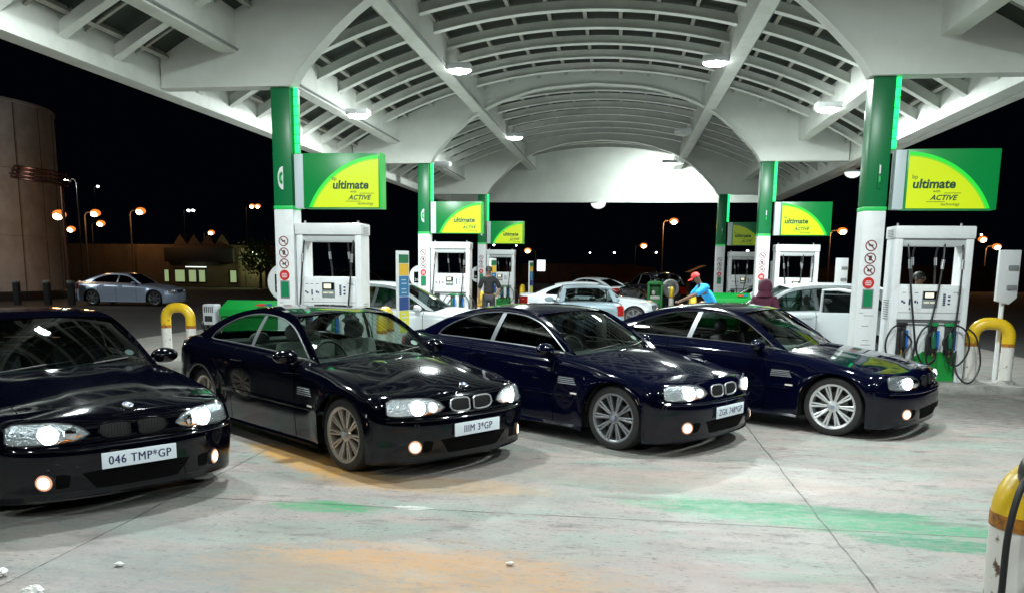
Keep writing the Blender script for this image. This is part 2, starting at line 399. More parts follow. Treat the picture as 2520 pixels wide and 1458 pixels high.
floodlight(-3.60, 17.95, 5.96, 1, 'lit floodlight on the left inner beam in front of the second arched frame')
floodlight(1.76, 17.75, 5.96, -1, 'biggest brightest lit floodlight on the right inner beam', power=1.15)
floodlight(-6.05, 18.5, 5.16, 1, 'lit floodlight on the far left outer beam beside the first green column')
floodlight(4.20, 18.5, 5.16, -1, 'lit floodlight on the right outer beam beside the big green column')
floodlight(-3.60, 27.2, 5.98, 1, 'lit floodlight on the left inner beam behind the second arched frame')
floodlight(1.72, 33.7, 5.93, -1, 'lit floodlight aimed at the white end wall near its right arch', tilt=R(40), power=1.0)
floodlight(1.76, 26.6, 5.98, -1, 'unlit slim fixture on the right inner beam behind the second arched frame', on=False)
floodlight(-6.05, 27.4, 5.12, 1, 'unlit box fixture on the left outer beam right of the second green column', on=False)
for y in (8.3, -1.3):
    for x, sd, pw in ((-3.60, 1, .8), (1.76, -1, .8), (-6.05, 1, .6), (4.20, -1, .6)):
        pw *= .9 if y > 0 else .55
        floodlight(x, y, 5.96 if abs(x-CX) < 4 else 5.16, sd, 'lit floodlight under the near bays of the canopy above the camera', power=pw)
def dome_lamp(x, y, z, label, r=.3):
    t = thing('dome_lamp', label, 'lamp', (x, y, z))
    b = MB(); b.lathe([(r*math.cos(a), -r*.72*math.sin(a)) for a in lin(0, PI/2-.01, 9)], Matrix(), 24); b.build('diffuser', emis('dome_glow', (.95, 1, .97), 1.1), t)
    b = MB(); b.lathe([(0, .05), (r*1.02, .05), (r*1.02, 0), (r, 0)], Matrix(), 24); b.build('rim', WHITE2, t)
dome_lamp(-1.10, 36.15, 4.57, 'white half dome lamp under the middle of the bright end wall', .32)
dome_lamp(6.38, 24.6, 4.55, 'white half dome lamp under the right hand gutter', .22)

# ------------------------------------------------------------------ columns, signs, pumps, bollards
XL, XR = -5.763, 3.594
ORD = ('nearest', 'middle', 'farthest')
def no_icon(b, cx, cz, r, y):
    n = 24; ring = []
    for k in range(n): a = 2*PI*k/n; ring.append([(cx+r*math.cos(a), y, cz+r*math.sin(a)), (cx+r*.80*math.cos(a), y-.002, cz+r*.80*math.sin(a))])
    ring.append(ring[0]); b.grid(ring)
    M = Matrix.Translation((cx, y-.001, cz)) @ Matrix.Rotation(R(45), 4, 'Y'); b.box(-r*.85, r*.85, -.001, .001, -r*.09, r*.09, M)
def column(x, Y, label):
    t = thing('canopy_column', label, 'column', (x, Y, .12), 0, 'green and white columns carrying the canopy')
    w, d, h = .33, .36, 4.53
    MB().box(0, w, 0, d, 0, 2.58).build('white_casing', WHITE, t, bevel=.02)
    MB().box(-.002, w+.002, -.002, d+.002, 2.58, 2.64).build('bright_green_band', mat('lit_green_band', (.01, .35, .07), .4, emit=.25, ecol=(.02, .8, .15)), t, bevel=.01)
    MB().box(0, w, 0, d, 2.64, h).build('green_casing', GREEN_D, t, bevel=.03)
    MB().box(w+.0, w+.10, .12, .17, 3.48, h-.03).build('led_mount', GREEN_B, t)
    b = MB()
    for k in range(7): b.box(w+.03, w+.095, .09, .12, 3.50+k*.148, 3.50+k*.148+.135)
    b.build('led_strip', LED, t, bevel=.008)
    b = MB()
    for z in (2.06, 1.87, 1.69): no_icon(b, .15, z, .085, -.003)
    b.build('warning_rings', mat('warning_ring_ink', (.20, .03, .03), .5), t, smooth=False)
    b = MB()
    b.box(.12, .18, -.003, -.001, 2.05, 2.075); b.box(.13, .175, -.003, -.001, 1.835, 1.91); b.box(.12, .18, -.003, -.001, 1.67, 1.70); b.box(.10, .14, -.003, -.001, 2.075, 2.085); b.box(.165, .19, -.003, -.001, 1.7, 1.72)
    b.build('warning_pictograms', mat('pictogram_ink', (.03, .03, .04), .5), t, smooth=False)
    b = MB(); b.lathe([(0, .006), (.085, .006), (.088, 0)], frame((.15, 0, 1.50), (1, 0, 0), (0, 0, 1)), 24); s = b.build('red_sticker', RED, t)
    b = MB()
    for k in range(3): b.box(.10+.01*abs(k-1), .20-.01*abs(k-1), -.008, -.006, 1.462+k*.028, 1.474+k*.028)
    b.build('lettering', WHITE, s, smooth=False)
    b = MB(); b.box(.075, .235, -.012, 0, 1.12, 1.41); s = b.build('notice_frame', GREYP, t, bevel=.004)
    MB().box(.09, .22, -.016, -.012, 1.14, 1.39).build('green_notice', mat('notice_green', (.01, .20, .08), .3), s)
    b = MB()
    for k, (a, c, z) in enumerate(((.05, .11, 1.04), (.12, .26, 1.0), (.1, .2, .84), (.12, .22, .62), (.1, .25, .55))): b.box(a, c, -.002, 0, z, z+.012)
    b.build('small_print', mat('print_ink', (.3, .3, .34), .5), t, smooth=False)
    # half disc badge standing proud of the front face
    b = MB(); pl = [(.18*math.cos(a), .18*math.sin(a)*1.05) for a in lin(PI/2, 3*PI/2, 20)] if x < 0 else [(.07*math.cos(a), .19*math.sin(a)) for a in lin(0, 2*PI, 20)[:-1]]
    M = frame((.185, -.002, 3.08), (1, 0, 0), (0, 0, 1)); 
    if x < 0:
        b.prism([(p[0]*.5, p[1]) for p in pl], M, .03)
        s = b.build('badge', WHITE2, t, bevel=.004)
        b = MB(); 
        for k in range(9):
            a = PI/2+PI*(k+.5)/9; M2 = M @ Matrix.Translation((.035*math.cos(a)-.012, .075*math.sin(a), .031)) @ Matrix.Rotation(a, 4, 'Z')
            b.prism([(-.03, 0), (0, -.018), (.035, 0), (0, .018)], M2, .003)
        b.build('petal_emblem', GREEN_B, s, smooth=False)
    else:
        b.box(.165, .205, -.03, 0, 2.9, 3.26); s = b.build('badge', GREEN_D, t, bevel=.01)
        MB().box(.175, .195, -.034, -.03, 3.12, 3.24).build('badge_white_bar', WHITE2, s)  # white bar near the top of the badge
        MB().box(.172, .2, -.036, -.03, 3.0, 3.08).build('petal_emblem', GREEN_B, s)
    return t
SG_D = mat('backlit_sign_dark_green', (.004, .12, .03), .3, emit=.16, ecol=(.005, .8, .15))
SG_B = mat('backlit_sign_bright_green', (.01, .30, .03), .3, emit=.6, ecol=(.04, .95, .06))
SG_Y = mat('backlit_sign_yellow', (.40, .50, .01), .3, emit=.40, ecol=(.78, .95, .02))
SG_YD = mat('dim_sign_yellow', (.30, .42, .01), .3, emit=.06, ecol=(.78, .95, .02))
def sign(x, Y, mirror, label, dim=False):
    t = thing('hanging_price_sign', label, 'sign', (x, Y, 2.72), 0, 'green and yellow fuel signs hung beside the columns')
    w, h, d = 1.30, .87, .18; X0 = .16; yel = SG_YD if dim else SG_Y
    MB().box(0, X0-.005, 0, d, 0, h).build('grey_bracket_panel', mat('sign_side_grey', (.52, .60, .64), .4), t, bevel=.008)
    MB().box(X0, X0+w, -.03, d+.03, -.005, h+.005).build('sign_box', SG_D if not dim else GREEN_D, t, bevel=.01)
    e = -.035
    def face(poly, m, off, name):
        b = MB(); P = [(X0+(w-p[0] if mirror else p[0]), e-off, p[1]) for p in poly]; b.add(P, [tuple(range(len(P)))]); return b.build(name, m, t, smooth=False)
    wi = w-.0
    # circle centred beyond the lower corner
    cx, cz, r = w+.03, -.50, 1.27
    def sector(r, n=40):
        out = []
        for a in lin(PI, PI/2, n):
            px, pz = cx+r*math.cos(a), cz+r*math.sin(a)
            if px <= w-.02 and pz >= .012: out.append((px, min(pz, h-.01)))
        xb = cx-math.sqrt(max(r*r-(cz-.012)**2, 0)); zr = cz+math.sqrt(r*r-(cx-w+.02)**2)
        return [(xb, .012)]+out+[(w-.02, min(zr, h-.01)), (w-.02, .012)]
    if not dim:
        face(sector(r+.07), SG_B, .001, 'green_halo')
        if not mirror: MB().box(X0+w-.004, X0+w+.03, -.034, d+.034, -.005, h+.005).build('lit_edge', mat('lit_green_edge', (.01, .3, .04), .4, emit=.35, ecol=(.01, .7, .07)), t)
    if not dim: face(sector(r+.022), mat('backlit_sign_lime', (.15, .42, .02), .3, emit=.42, ecol=(.25, .95, .05)), .002, 'lime_halo')
    face(sector(r), yel, .003, 'yellow_field')
    ink = INK
    def tx(s, size, x0, z, **k):
        text('lettering', s, size, ink, t, frame((X0+x0, e-.005, z), (1, 0, 0), (0, 0, 1)), **k)
    o = (.50 if not mirror else .09)
    tx('bp', .085, o-.01, .445)
    tx('ultimate', .185, o, .31, shear=.12, offset=.006, sx=1.0)
    tx('with', .06, o+.30, .245)
    tx('ACTIVE', .105, o+.27, .135, shear=.35, offset=.003, spacing=1.05)
    tx('technology', .06, o+.42, .055, shear=.2)
    b = MB(); b.box(X0+o+.22, X0+o+.48, e-.006, e-.004, .105, .112); b.box(X0+o+.46, X0+o+.70, e-.006, e-.004, .232, .239); b.build('underline', ink, t, smooth=False)
    return t
BRASS = mat('brass', (.7, .5, .2), .3, 1)
SCREEN = mat('lit_screen', (.3, .29, .2), .3, emit=1.0, ecol=(1, .95, .7))
def pump(x, Y, hoses, label):
    t = thing('fuel_pump', label, 'fuel pump', (x, Y, .12), 0, 'white fuel pumps under the signs')
    w, d, h = 1.12, .44, 2.36
    MB().box(.02, w-.02, .02, d-.02, 0, 1.48).build('lower_cabinet', WHITE, t, bevel=.012)
    b = MB(); b.box(0, .11, 0, d, 0, 2.17); b.build('left_post', WHITE, t, bevel=.015)
    b = MB(); b.box(w-.11, w, 0, d, 0, 2.17); b.build('right_post', WHITE, t, bevel=.015)
    MB().box(-.015, w+.015, -.02, d+.02, 2.172, h).build('top_beam', WHITE, t, bevel=.025)
    b = MB(); b.box(.11, w-.11, .03, d-.03, 2.06, 2.17); b.build('hose_header', mat('header_grey', (.45, .47, .48), .4), t, bevel=.01)
    b = MB()
    for xx in (.08, w-.12): b.tube([(xx, d/2, h), (xx, d/2, h+.05)], .018, 8)
    b.build('lifting_eye', SILVER, t)
    MB().box(.10, w-.10, -.025, .02, .96, 1.44).build('control_panel', WHITE, t, bevel=.01)
    b = MB(); b.box(.10, w-.10, -.006, .019, .93, .955); b.box(.105, w-.105, -.0265, -.0245, 1.06, 1.067); b.box(.105, w-.105, -.004, .019, .885, .895); b.build('panel_seams', mat('seam_grey', (.12, .12, .13), .5), t, smooth=False)
    s = MB().box(.44, .66, -.035, -.02, 1.14, 1.39).build('display_housing', mat('display_grey', (.20, .23, .25), .3), t, bevel=.005)
    MB().box(.45, .65, -.040, -.035, 1.27, 1.385).build('display_window', BLACKG, s)
    MB().box(.475, .60, -.043, -.040, 1.29, 1.365).build('screen', SCREEN, s, bevel=.008)
    b = MB(); b.box(.465, .54, -.042, -.035, 1.205, 1.235); b.box(.555, .635, -.042, -.035, 1.205, 1.235); b.build('price_windows', mat('pale_screen', (.4, .4, .32), .3, emit=.35, ecol=(1, .95, .7)), s)
    b = MB()
    for k in range(6): b.box(.74, .775, -.03, -.024, 1.18+k*.03, 1.202+k*.03)
    for k in range(3): b.box(.81, .845, -.028, -.024, 1.19+k*.055, 1.215+k*.055)
    b.build('keypad', INKB, t, smooth=False); b = MB()
    for xx in (.15, .24, .33): b.box(xx, xx+.05, -.027, -.024, 1.36, 1.368)
    b.box(.14, .17, -.027, -.024, 1.22, 1.25); b.box(.17, .20, -.027, -.024, 1.2, 1.23); b.box(.25, .275, -.027, -.024, 1.18, 1.27); b.box(.33, .36, -.027, -.024, 1.21, 1.25); b.box(.37, .385, -.027, -.024, 1.20, 1.24)
    b.box(.88, .98, -.027, -.024, 1.37, 1.378); b.box(.93, 1.0, -.027, -.024, 1.35, 1.356); b.ell((.27, -.026, 1.12), (.013, .006, .013), 8, 6)
    b.build('product_symbols', INKB, t, smooth=False)
    b = MB()
    for k in range(5): b.box(-.017, -.012, .08, d-.08, 2.2+k*.024, 2.21+k*.024)
    for k in range(9): b.box(-.004, 0, .1, d-.1, .95+k*.035, .965+k*.035)
    b.build('side_vent', mat('vent_grey', (.25, .26, .26), .5), t, smooth=False); b = MB()
    for k in range(5): b.box(w+.012, w+.017, .08, d-.08, 2.2+k*.024, 2.21+k*.024)
    for k in range(9): b.box(w, w+.004, .1, d-.1, .75+k*.035, .765+k*.035)
    b.build('side_vent', mat('vent_grey', (.25, .26, .26), .5), t, smooth=False)
    # green skirt panel at the lower right
    b = MB(); b.prism([(.36, .02), (1.0, .02), (1.0, .47), (.52, .47), (.46, .42), (.38, .38)], frame((0, .02, 0), (1, 0, 0), (0, 0, 1)), .022); b.build('green_skirt', mat('pump_skirt_green', (.01, .24, .04), .3), t)
    MB().box(.05, w-.05, .03, .05, 0, .03).build('plinth', BLACK, t)
    for i, hx in enumerate((.19, .64, .88)):
        b = MB(); b.box(hx-.065, hx+.065, -.012, .019, .42, .86); b.build('nozzle_holster', DARKT, t, bevel=.01)
        MB().box(hx-.075, hx+.075, -.03, .019, .865, .91).build('grade_label', BLACK if i == 0 else mat('grade_green', (.01, .25, .07), .4), t, bevel=.004)
        col = (BLACK, mat('nozzle_green', (.01, .11, .05), .35))[min(i, 1)]
        b = MB(); b.tube([(hx, -.05, .78), (hx, -.065, .70), (hx+.01, -.06, .58), (hx+.01, -.05, .50)], [.028, .036, .034, .024], 10); b.box(hx-.02, hx+.03, -.105, -.06, .53, .68)
        z = b.build('nozzle', col, t, bevel=.004)
        MB().tube([(hx+.012, -.05, .50), (hx+.015, -.045, .40)], [.016, .014], 8).build('spout', BRASS, z)
        MB().box(hx+.045, hx+.08, -.085, -.02, .50, .80).build('blue_guard', BLUE, z, bevel=.008)
    for i, (hx, sw, zl, nx) in enumerate(hoses):
        y0 = -.05
        b = MB(); pts = [(hx, .06, 2.13), (hx+sw*.1, -.02, 1.9), (hx+sw*.4, y0-.03, 1.35), (hx+sw*.8, y0-.06, .85), (hx+sw, y0-.07, zl+.25), (hx+sw+(nx-hx-sw)*.15, y0-.08, zl+.05), (hx+sw+(nx-hx-sw)*.5, y0-.09, zl), (nx+.02, y0-.08, zl+.12), (nx+.12*(1 if nx < .5 else -1), y0-.07, .62), (nx, y0-.01, .80)]
        b.tube(catmull(pts, 7), .0155, 8); z = b.build('hose', BLACK, t)
        MB().tube([(hx, .06, 2.16), (hx, .05, 2.06)], .026, 10).tube([(hx+sw*.13, -.03, 1.86), (hx+sw*.2, -.04, 1.72)], .023, 10).build('swivel_fitting', SILVER, z)
    for hx, k in ((.19, -1), (.64, -1), (.88, 1)):
        MB().tube(catmull([(hx, -.06, .80), (hx+k*.06, -.09, .875), (hx+k*.17, -.12, .83), (hx+k*.25, -.13, .66), (hx+k*.24, -.12, .46), (hx+k*.12, -.11, .28), (hx-k*.02, -.10, .34), (hx-k*.05, -.08, .55)], 7), .014, 8).build('hose_loop', BLACK, t)
    MB().tube(catmull([(.98, -.07, .50), (.97, -.12, .22), (1.08, -.18, .04), (1.22, -.16, .06), (1.33, -.10, .32), (1.26, -.05, .70), (1.12, .0, .86)], 7), .014, 8).build('hose_loop', BLACK, t)
    for hx in (.42, .76):      # hoses of the far side seen through the opening
        MB().tube(catmull([(hx, d-.06, 2.12), (hx-.01, d+.01, 1.9), (hx+.02, d+.05, 1.5), (hx+.03, d+.05, .8)], 6), .0155, 8).build('hose', BLACK, t)
        MB().tube([(hx-.01, d+.01, 1.9), (hx, d+.02, 1.78)], .022, 8).build('swivel_fitting', SILVER, t)
    return t
def hoop(x, Y, rz, label, spread=.46, h=1.0, r=.085, z=.12, yb=.60):
    t = thing('hoop_bollard', label, 'bollard', (x, Y, z), rz, 'yellow topped hoop bollards guarding the pump islands')
    sp = spread/2; rc = min(sp*.85, .2, h-r-yb-.01)
    arc = [(-sp, 0, yb)]+[(-sp, 0, h-r-rc)]+[(-sp+rc-rc*math.cos(a), 0, h-r-rc+rc*math.sin(a)) for a in lin(.15, PI/2, 7)]
    arc = arc+[(-p[0], 0, p[2]) for p in arc[::-1]]
    MB().tube(arc, r, 20).build('yellow_hoop', YELLOW, t, ang=60)
    for s in (-1, 1):
        MB().tube([(s*sp, 0, yb-.04), (s*sp, 0, yb+.01)], r+.003, 20).build('rusty_band', RUST, t)
        MB().tube([(s*sp, 0, 0), (s*sp, 0, yb-.04)], r-.001, 20).build('white_leg', BOLW, t)
        MB().lathe([(r, .0), (r+.06, .0), (r+.05, .02), (r, .05)], Matrix.Translation((s*sp, 0, 0)), 16).build('concrete_collar', KERB, t)
    return t
def board(x, Y, label, coloured, rz=0):
    t = thing('pump_number_post', label, 'sign post', (x, Y, .12), rz, 'slim sign posts at the ends of the pump islands')
    MB().tube([(0, .04, 0), (0, .04, 1.35)], .035, 12).build('pole', WHITE2, t)
    if coloured:
        MB().box(-.15, .15, -.02, .03, .55, 1.92).build('board', WHITE2, t, bevel=.006)
        for z0, z1, c, nm in ((1.72, 1.86, (.01, .16, .06), 'dark_green_stripe'), (1.52, 1.71, (.75, .45, .03), 'amber_stripe'), (1.18, 1.51, (.02, .16, .36), 'blue_stripe'), (.95, 1.17, (.01, .05, .22), 'navy_stripe'), (.58, .94, (.62, .60, .04), 'yellow_stripe')):
            MB().box(-.13, .13, -.024, -.021, z0, z1).build(nm, mat(nm, c, .4), t)
        b = MB()
        for k, z in enumerate((1.44, 1.38, 1.29, 1.23)): b.box(-.07, .05+.02*(k % 2), -.027, -.0245, z, z+.015)
        for k, z in enumerate((.88, .82, .75, .68)): b.box(-.08, .04+.03*(k % 2), -.027, -.0245, z, z+.02)
        b.build('small_print', mat('print_pale', (.5, .6, .65), .5), t, smooth=False)
    else:
        b = MB(); b.prism([(-.17, 1.25), (.05, 1.20), (.17, 1.30), (.17, 2.02), (-.17, 2.02)], frame((0, .0, 0), (1, 0, 0), (0, 0, 1)), .05); b.build('board', WHITE2, t, bevel=.008)
        for z in (1.72, 1.42): MB().box(-.02, .14, -.075, -.05, z, z+.07).build('hook', GREYP, t, bevel=.006)
    return t
hl = [(.13, -.08, .75, .19), (.98, -.10, .45, .64)]
hr = [(.19, .17, .32, .19), (.72, -.20, .30, .64), (.98, -.07, .28, .88)]
for i, Y in enumerate((13.1, 22.8, 32.5)):
    for side, x0 in (('left', XL), ('right', XR)):
        column(x0, Y, '%s green topped white column in the %s row of the canopy' % (ORD[i], side))
        sign(x0+(.365 if side == 'left' else .41), Y+.02, side == 'right', '%s hanging fuel sign in the %s row, yellow quarter circle on green' % (ORD[i], side), dim=(i == 2 and side == 'right'))
        pump(x0+(.36 if side == 'left' else .51), Y+.03, hl if side == 'left' else hr, '%s white fuel pump in the %s row, beside the %s column' % (ORD[i], side, side))
for i, Y in enumerate((13.3, 22.9, 32.6)):
    hoop(-7.68, Y, 0, '%s hoop bollard at the far left end of the left pump islands' % ORD[i])
    hoop(-3.95, Y+.05, R(90), '%s hoop bollard at the inner end of the left pump islands' % ORD[i])
    hoop(1.97, Y+.05, R(90), '%s hoop bollard at the inner end of the right pump islands' % ORD[i])
    hoop(5.66, Y, R(-8), '%s hoop bollard right of the pump in the right row' % ORD[i], spread=.50, r=.092)
    board(-3.60, Y-.1, 'coloured sign post beside the %s left pump island, green amber blue and yellow stripes' % ORD[i], True, R(68))
    board(5.86, Y+.15, 'white board on a post right of the %s right pump' % ORD[i], False, R(12))
    # round sign behind the left column
    t = thing('round_side_sign', 'white disc sign sticking out behind the %s left column' % ORD[i], 'sign', (-5.78, Y+.25, 1.49), 0, 'white disc signs beside the left columns')
    MB().lathe([(0, .03), (.32, .03), (.335, .015), (.32, 0), (0, 0)], frame((0, 0, 0), (1, 0, 0), (0, 0, 1)), 40).build('disc', WHITE2, t)
    MB().box(-.19, .02, -.036, -.03, -.17, .14).build('dark_panel', BLACKG, t)
    text('lettering', '26', .11, WHITE2, t, frame((-.17, -.038, -.12), (1, 0, 0), (0, 0, 1)))
def bin_(x, Y, label, wide):
    G = mat('bin_green', (.006, .20, .035), .4, noise=(3, (.01, .2, .03), .5, .7))
    if wide:
        t = thing('green_bin', label, 'bin', (x, Y, .12), 0, 'green bins and wash stations on the pump islands')
        MB().box(-.5, .5, 0, .6, 0, .78).build('bin_body', G, t, bevel=.03)
        b = MB(); b.prism([(-.03, .78), (.63, .78), (.60, .98), (.30, 1.05), (-.03, .90)], frame((-.53, 0, 0), (0, 1, 0), (0, 0, 1)), 1.06); b.build('lid', mat('bin_lid_green', (.006, .26, .04), .35), t, bevel=.02)
        MB().prism([(-.08, .0), (.05, -.02), (.14, .02), (.05, .06), (-.03, .05)], frame((.22, -.02, .97), (1, 0, 0), (0, 1, .42)), .012).build('red_sticker', RED, t)
        MB().prism([(.1, .0), (.2, -.02), (.22, .04), (.12, .05)], frame((.22, -.02, .975), (1, 0, 0), (0, 1, .42)), .012).build('blue_sticker', BLUE, t)
        b = MB()
        for k in range(3): b.box(-.45+k*.3, -.2+k*.3, -.012, 0, .2, .62)
        b.build('body_ribs', G, t, bevel=.005)
    else:
        t = thing('wash_station', label, 'wash station', (x, Y, .12), 0, 'green bins and wash stations on the pump islands')
        b = MB(); b.box(-.3, -.22, 0, .5, 0, 1.05); b.box(.22, .3, 0, .5, 0, 1.05); b.box(-.22, .22, 0, .5, 0, .45); b.box(-.22, .22, .42, .5, .45, 1.05); b.build('cabinet', G, t, bevel=.01)
        MB().prism([(-.33, 0), (.33, 0), (.29, .09), (.16, .14), (-.16, .14), (-.29, .09)], frame((0, .53, 1.05), (1, 0, 0), (0, 0, 1)), .56).build('domed_lid', G, t, bevel=.01)
        b = MB(); b.box(-.2, .2, .05, .4, .47, .60); b.ell((-.06, .2, .72), (.09, .09, .1)); b.build('paper_rolls', mat('paper_roll', (.6, .6, .58), .7), t, bevel=.01)
        MB().tube([(0, .25, 1.19), (0, .25, 1.24)], .05, 10).build('knob', GREYP, t)
bin_(-6.40, 13.35, 'wide green lidded bin left of the nearest left column', True)
bin_(1.36, 33.3, 'green wash station cabinet with rolls inside between the white coupes and the far pump', False)
bin_(1.38, 13.5, 'green lidded bin seen through the open side window of the rightmost dark coupe', True)
bin_(3.0, 22.9, 'wide green lidded bin behind the person in the maroon hood', True)
# air and water reel beside the left bin
t = thing('air_hose_reel', 'grey slotted air hose reel standing between the hoop bollard and the green bin', 'hose reel', (-7.13, 13.35, .12))
LG = mat('pale_grey_enamel', (.45, .47, .5), .4)
MB().box(-.12, .12, 0, .22, .62, .98).build('slotted_case', LG, t, bevel=.03)
b = MB()
for k in range(5): b.box(-.085+k*.036, -.068+k*.036, -.004, .002, .84, .94)
b.box(-.08, .06, -.004, .002, .68, .78); b.build('slots', DARKT, t, smooth=False)
MB().tube([(0, .11, 0), (0, .11, .62)], .04, 12).build('stand', GREYP, t)
b = MB(); b.lathe([(.10+.03*math.cos(a), .03*math.sin(a)) for a in lin(0, 2*PI, 9)], frame((-.13, .11, .62), (0, 1, 0), (0, 0, 1)), 20); b.build('coiled_hose', BLACK, t)
# bollard of the island beside the camera with its hoses
t = hoop(1.735, 2.92, R(-4), 'chipped white and yellow bollard with black hoses at the bottom right corner', spread=.62, r=.108, h=1.07, yb=.84)
hs = thing('draped_pump_hose', 'black rubber hose with a round nozzle end draped over the corner bollard', 'hose', (1.43, 2.84, .0))
b = MB(); b.ell((-.015, .02, 1.13), (.062, .075, .075), 18, 12); b.tube([(.0, .0, 1.12), (.05, -.07, 1.03)], [.055, .032], 14); b.build('nozzle_end', mat('worn_black_rubber', (.02, .021, .02), .32, noise=(30, (.16, .16, .15), .6, .8)), hs)
b = MB(); b.tube(catmull([(.09, -.03, 1.12), (.045, -.13, 1.02), (-.03, -.17, .87), (-.11, -.19, .70), (-.22, -.2, .40), (-.32, -.2, .08), (-.45, -.18, .03), (-.8, -.2, .02)], 8), .021, 12); b.build('thick_hose', BLACK, hs)
b = MB(); b.tube(catmull([(-.05, .0, 1.14), (-.10, -.04, 1.08), (-.135, -.07, .94), (-.145, -.09, .75), (-.15, -.1, .5), (-.17, -.1, .2), (-.25, -.2, .02), (-.5, -.4, .02)], 8), .011, 10); b.build('thin_hose', BLACK, hs)

# ------------------------------------------------------------------ cars
def paint(name, col, metal=.0, rough=.25, coat=1.0): return mat(name, col, rough, metal, coat=coat)
PAINT_D = mat('midnight_blue_paint', (.0012, .0018, .0105), .12, .0, coat=.8, spec=.05)
PAINT_K = mat('near_black_blue_paint', (.001, .0012, .0042), .12, .0, coat=.75, spec=.05)
PAINT_W = mat('white_car_paint', (.62, .66, .70), .3, 0, coat=.8)
PAINT_S = mat('silver_blue_car_paint', (.55, .64, .85), .3, .3, coat=.8)
PAINT_G = mat('grey_blue_car_paint', (.24, .31, .36), .3, .4, coat=.8)
PAINT_B = mat('black_car_paint', (.008, .008, .009), .25, 0, coat=.8)
GL_CLEAR = glass('car_glass_clear', (.62, .72, .68), .06)
GL_DARK = glass('car_glass_tinted', (.035, .04, .045), .07)
GL_MID = glass('car_glass_smoked', (.30, .36, .36), .06)
LENSG = glass('headlight_glass', (.85, .9, .92), .08)
HEAD = emis('headlight_beam_glow', (.95, 1, 1), 14)
FOGW = emis('fog_lamp_glow', (1, .80, .55), 9); FOGR = emis('fog_lamp_bloom', (1, .50, .28), .9)
HIGHB = emis('high_beam_dim_glow', (.9, .95, 1), 1.3)
TYRE = mat('tyre_rubber', (.018, .018, .018), .7, bump=(60, .3))
BOWL = mat('headlight_reflector', (.6, .62, .64), .2, .9, emit=.05, ecol=(.9, 1, 1), bump=(45, 1.0))
BOWLB = mat('headlight_reflector_bright', (.7, .72, .74), .2, .9, emit=.16, ecol=(.95, 1, 1), bump=(45, 1.0))
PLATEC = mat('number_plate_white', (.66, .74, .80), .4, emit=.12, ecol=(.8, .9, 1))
PLATEI = mat('number_plate_ink', (.015, .02, .10), .4)
SEATG = mat('grey_seat_cloth', (.17, .18, .17), .7); SEATB = mat('black_seat_leather', (.018, .018, .018), .45)
CABIN = mat('cabin_dark_plastic', (.015, .016, .016), .6)
COUPE = dict(xw=(.04, -2.70), rw=.325, W=.885, x0=.40, xf=.82, x1=-3.10, xr=-3.68,
  zs=[(-3.7, .20), (-3.1, .19), (.4, .19), (.8, .17)],
  zsh=[(-3.7, .925), (-3.4, .955), (-3.1, .962), (-2.7, .950), (-2, .930), (-1.2, .908), (-.6, .880), (-.3, .850), (0, .805), (.25, .762), (.40, .722), (.55, .702), (.70, .702), (.8, .708)],
  zc=[(-.45, .935), (-.2, .910), (.1, .873), (.4, .820), (.6, .770), (.74, .722)],
  dk=[(-3.7, .945), (-3.55, .985), (-3.3, .992), (-3.0, .995)],
  fx=[(.13, .735), (.15, .795), (.175, .812), (.195, .800), (.22, .806), (.32, .832), (.44, .838), (.50, .832), (.532, .815), (.545, .775), (.62, .768), (.68, .748), (.715, .722)],
  rx=[(.18, .50), (.24, .56), (.35, .60), (.50, .605), (.60, .58), (.64, .55), (.85, .55), (.95, .52), (.99, .50)],
  fp=(2.75, 1.75), rp=(3.0, 2.2), cowl=-.58, cbow=.16, rcowl=-3.02, rbow=-.10,
  O=[(-.54, .885), (-.75, 1.035), (-.97, 1.185), (-1.17, 1.285), (-1.4, 1.325), (-1.75, 1.340), (-2.1, 1.318), (-2.4, 1.262), (-2.7, 1.165), (-2.95, 1.055), (-3.12, .975)],
  D=[(-.72, .925), (-.90, 1.055), (-1.10, 1.175), (-1.3, 1.240), (-1.5, 1.272), (-1.75, 1.285), (-2.0, 1.270), (-2.25, 1.222), (-2.50, 1.138), (-2.66, 1.055), (-2.74, .985)],
  belt=[(-3.12, .975), (-2.7, .972), (-1.2, .936), (-.54, .885)],
  yb=.725, tum=.42, ws=((-.58, .675, .890), (-.42, 0, .935), (-1.20, .550, 1.275), (-1.09, 0, 1.325)),
  rwn=((-3.02, .60, .985), (-3.16, 0, 1.002), (-2.42, .52, 1.250), (-2.52, 0, 1.292)), roofc=.035,
  bp=(-1.80, -1.72), door=(-.74, -2.04), seats=((-1.42, 1.0), (-2.35, .98)))
import copy as _copy
SEDAN = _copy.deepcopy(COUPE); SEDAN.update(door=(-.74, -1.62), bp=(-1.62, -1.56))
def stretch(P, fz, kx=1.0):
    Q = _copy.deepcopy(P)
    for k in ('zsh', 'zc', 'dk', 'O', 'D', 'belt', 'zs'): Q[k] = [(x*kx, z*fz) for x, z in Q[k]]
    return Q
HATCH = _copy.deepcopy(COUPE)
